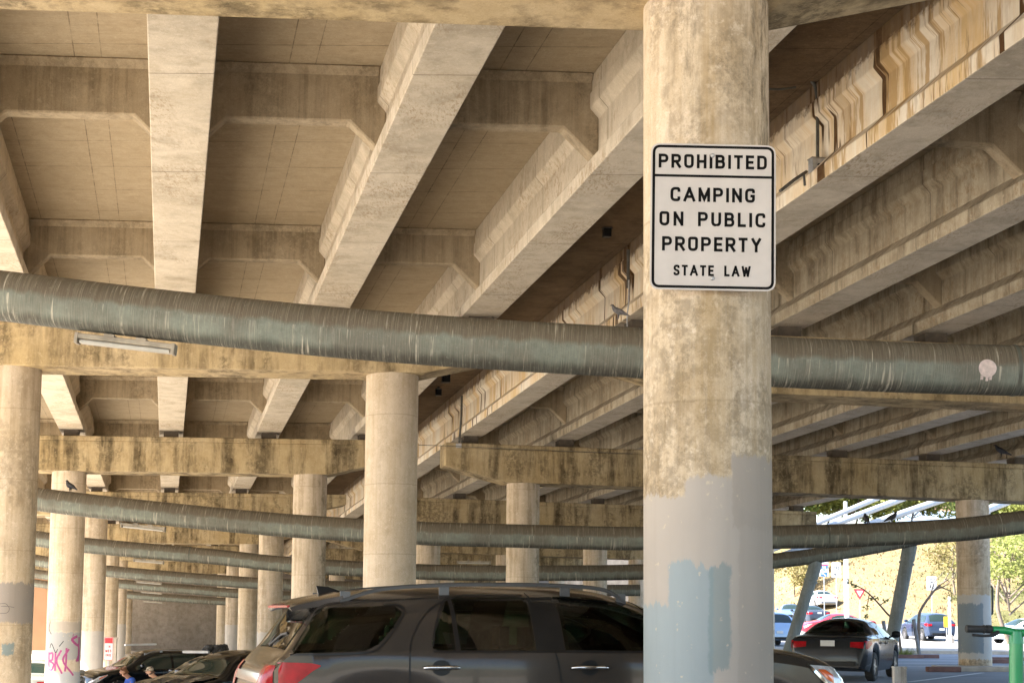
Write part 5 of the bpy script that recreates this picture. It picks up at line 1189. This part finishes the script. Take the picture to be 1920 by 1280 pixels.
for _ in range(260):
    a=rn.uniform(0,6.28); r_=rn.uniform(0,.5); h=rn.uniform(.15,.5); p=Vector((c.x+r_*math.cos(a),c.y+r_*math.sin(a),g_)); d=Vector((math.cos(a),math.sin(a),0)); u=Vector((-d.y,d.x,0))*.02; b.add([p-u,p+u,p+d*h*.7+Vector((0,0,h))],[(0,1,2)])
tag(b.build('leafy_plant',M['leafA'],recalc=False),'bright green low plant at the foot of the right leaning support','plant')
# dry grass tufts
b=MB(); rn=random.Random(9)
for _ in range(9000):
    X=rn.uniform(12,62); Y=rn.uniform(hfoot(X)+.5,hfoot(X)+50); z=ground(X,Y); h=rn.uniform(.10,.32); a=rn.uniform(0,6.28); s=Vector((math.cos(a),math.sin(a),0))*rn.uniform(.04,.10); l=Vector((rn.uniform(-.2,.2),rn.uniform(-.2,.2),h)); p=Vector((X,Y,z-.02)); b.add([p-s,p+s,p+l],[(0,1,2)])
tag(b.build('dry_grass',M['grass'],recalc=False),'dry tan grass covering the sunlit hill','grass',kind='stuff')
# ================================================================ buildings and white tubes outside
def window_mesh(): pass
c=P(1770,985,232); bd=empty('brick_building',(c.x,c.y,c.z-2),R(-8),'tan brick building with white windows on the hill crest','building')
MB().box((-6,0,0),(12,10,14)).build('wall',simple('tan_brick',(.34,.22,.15),.9,var=.12,scale=2),bd)
MB().box((-6.4,-.4,14),(12.4,10.4,14.6)).build('roof',M['kerb'],bd)
wm=simple('window_pane',(.10,.13,.16),.15)
for i in range(5):
    for j in range(4):
        x=-4.6+3.4*i; z=1.6+3.1*j; w_=MB().box((x-.75,-.10,z),(x+.75,-.004,z+1.9)).build('window',M['white'],bd); MB().box((x-.6,-.16,z+.15),(x-.05,-.101,z+1.75)).box((x+.05,-.16,z+.15),(x+.6,-.101,z+1.75)).build('pane',wm,w_)
c=P(1760,990,205); bd=empty('low_building',(c.x,c.y,c.z-2.5),R(4),'low building with blue grey metal roof in front of the brick one','building')
MB().box((-5,0,0),(26,9,3.2)).build('wall',simple('cream_wall',(.45,.42,.36),.9),bd); b=MB(); b.prism([(-5.6,-.6,3.2),(-5.6,9.6,3.2),(-5.6,4.5,5.0)],[(26.6,-.6,3.2),(26.6,9.6,3.2),(26.6,4.5,5.0)]); b.build('roof',simple('bluegrey_roof',(.22,.28,.34),.5,.3),bd)
for i in range(4): MB().box((-3+6*i,-.06,.9),(-1.4+6*i,-.004,2.4)).build('window',wm,bd)
M['whitetube']=simple('white_painted_tube',(.40,.42,.44),.45,var=.1)
for i,(a,c,Y,rd,lb) in enumerate((((1380,1048),(1665,925),70,.12,'white tube slanting up behind the pipe, left and thinnest of the three'),((1390,1052),(1725,922),66,.135,'white tube slanting up behind the pair of pigeons, middle of the three'),((1400,1065),(1815,920),62,.135,'white tube slanting up right of the pair of pigeons'),((1800,975),(1990,905),58,.135,'white tube slanting up right of the right column'))):
    p,q=P(*a,Y),P(*c,Y+4); d=(q-p).normalized(); rt=empty('white_tube',p,0,lb,'tube','white tubes slanting up outside the bridge')
    MB().tube([Vector((0,0,0)),(q-p)*.5+Vector((0,0,.04)),q-p],rd,20).build('tube',M['whitetube'],rt,smooth=True)
    for f in (.0,.97): e=(q-p)*f; MB().tube([e,e+d*.15],rd*1.12,20).build('end_ring',M['steel'],rt,smooth=True)
    g_=ground(p.x,p.y)
    if i<3: MB().tube([(0,0,0),(0,0,g_-p.z)],.10,12).build('support_post',M['whitetube'],rt,smooth=True)
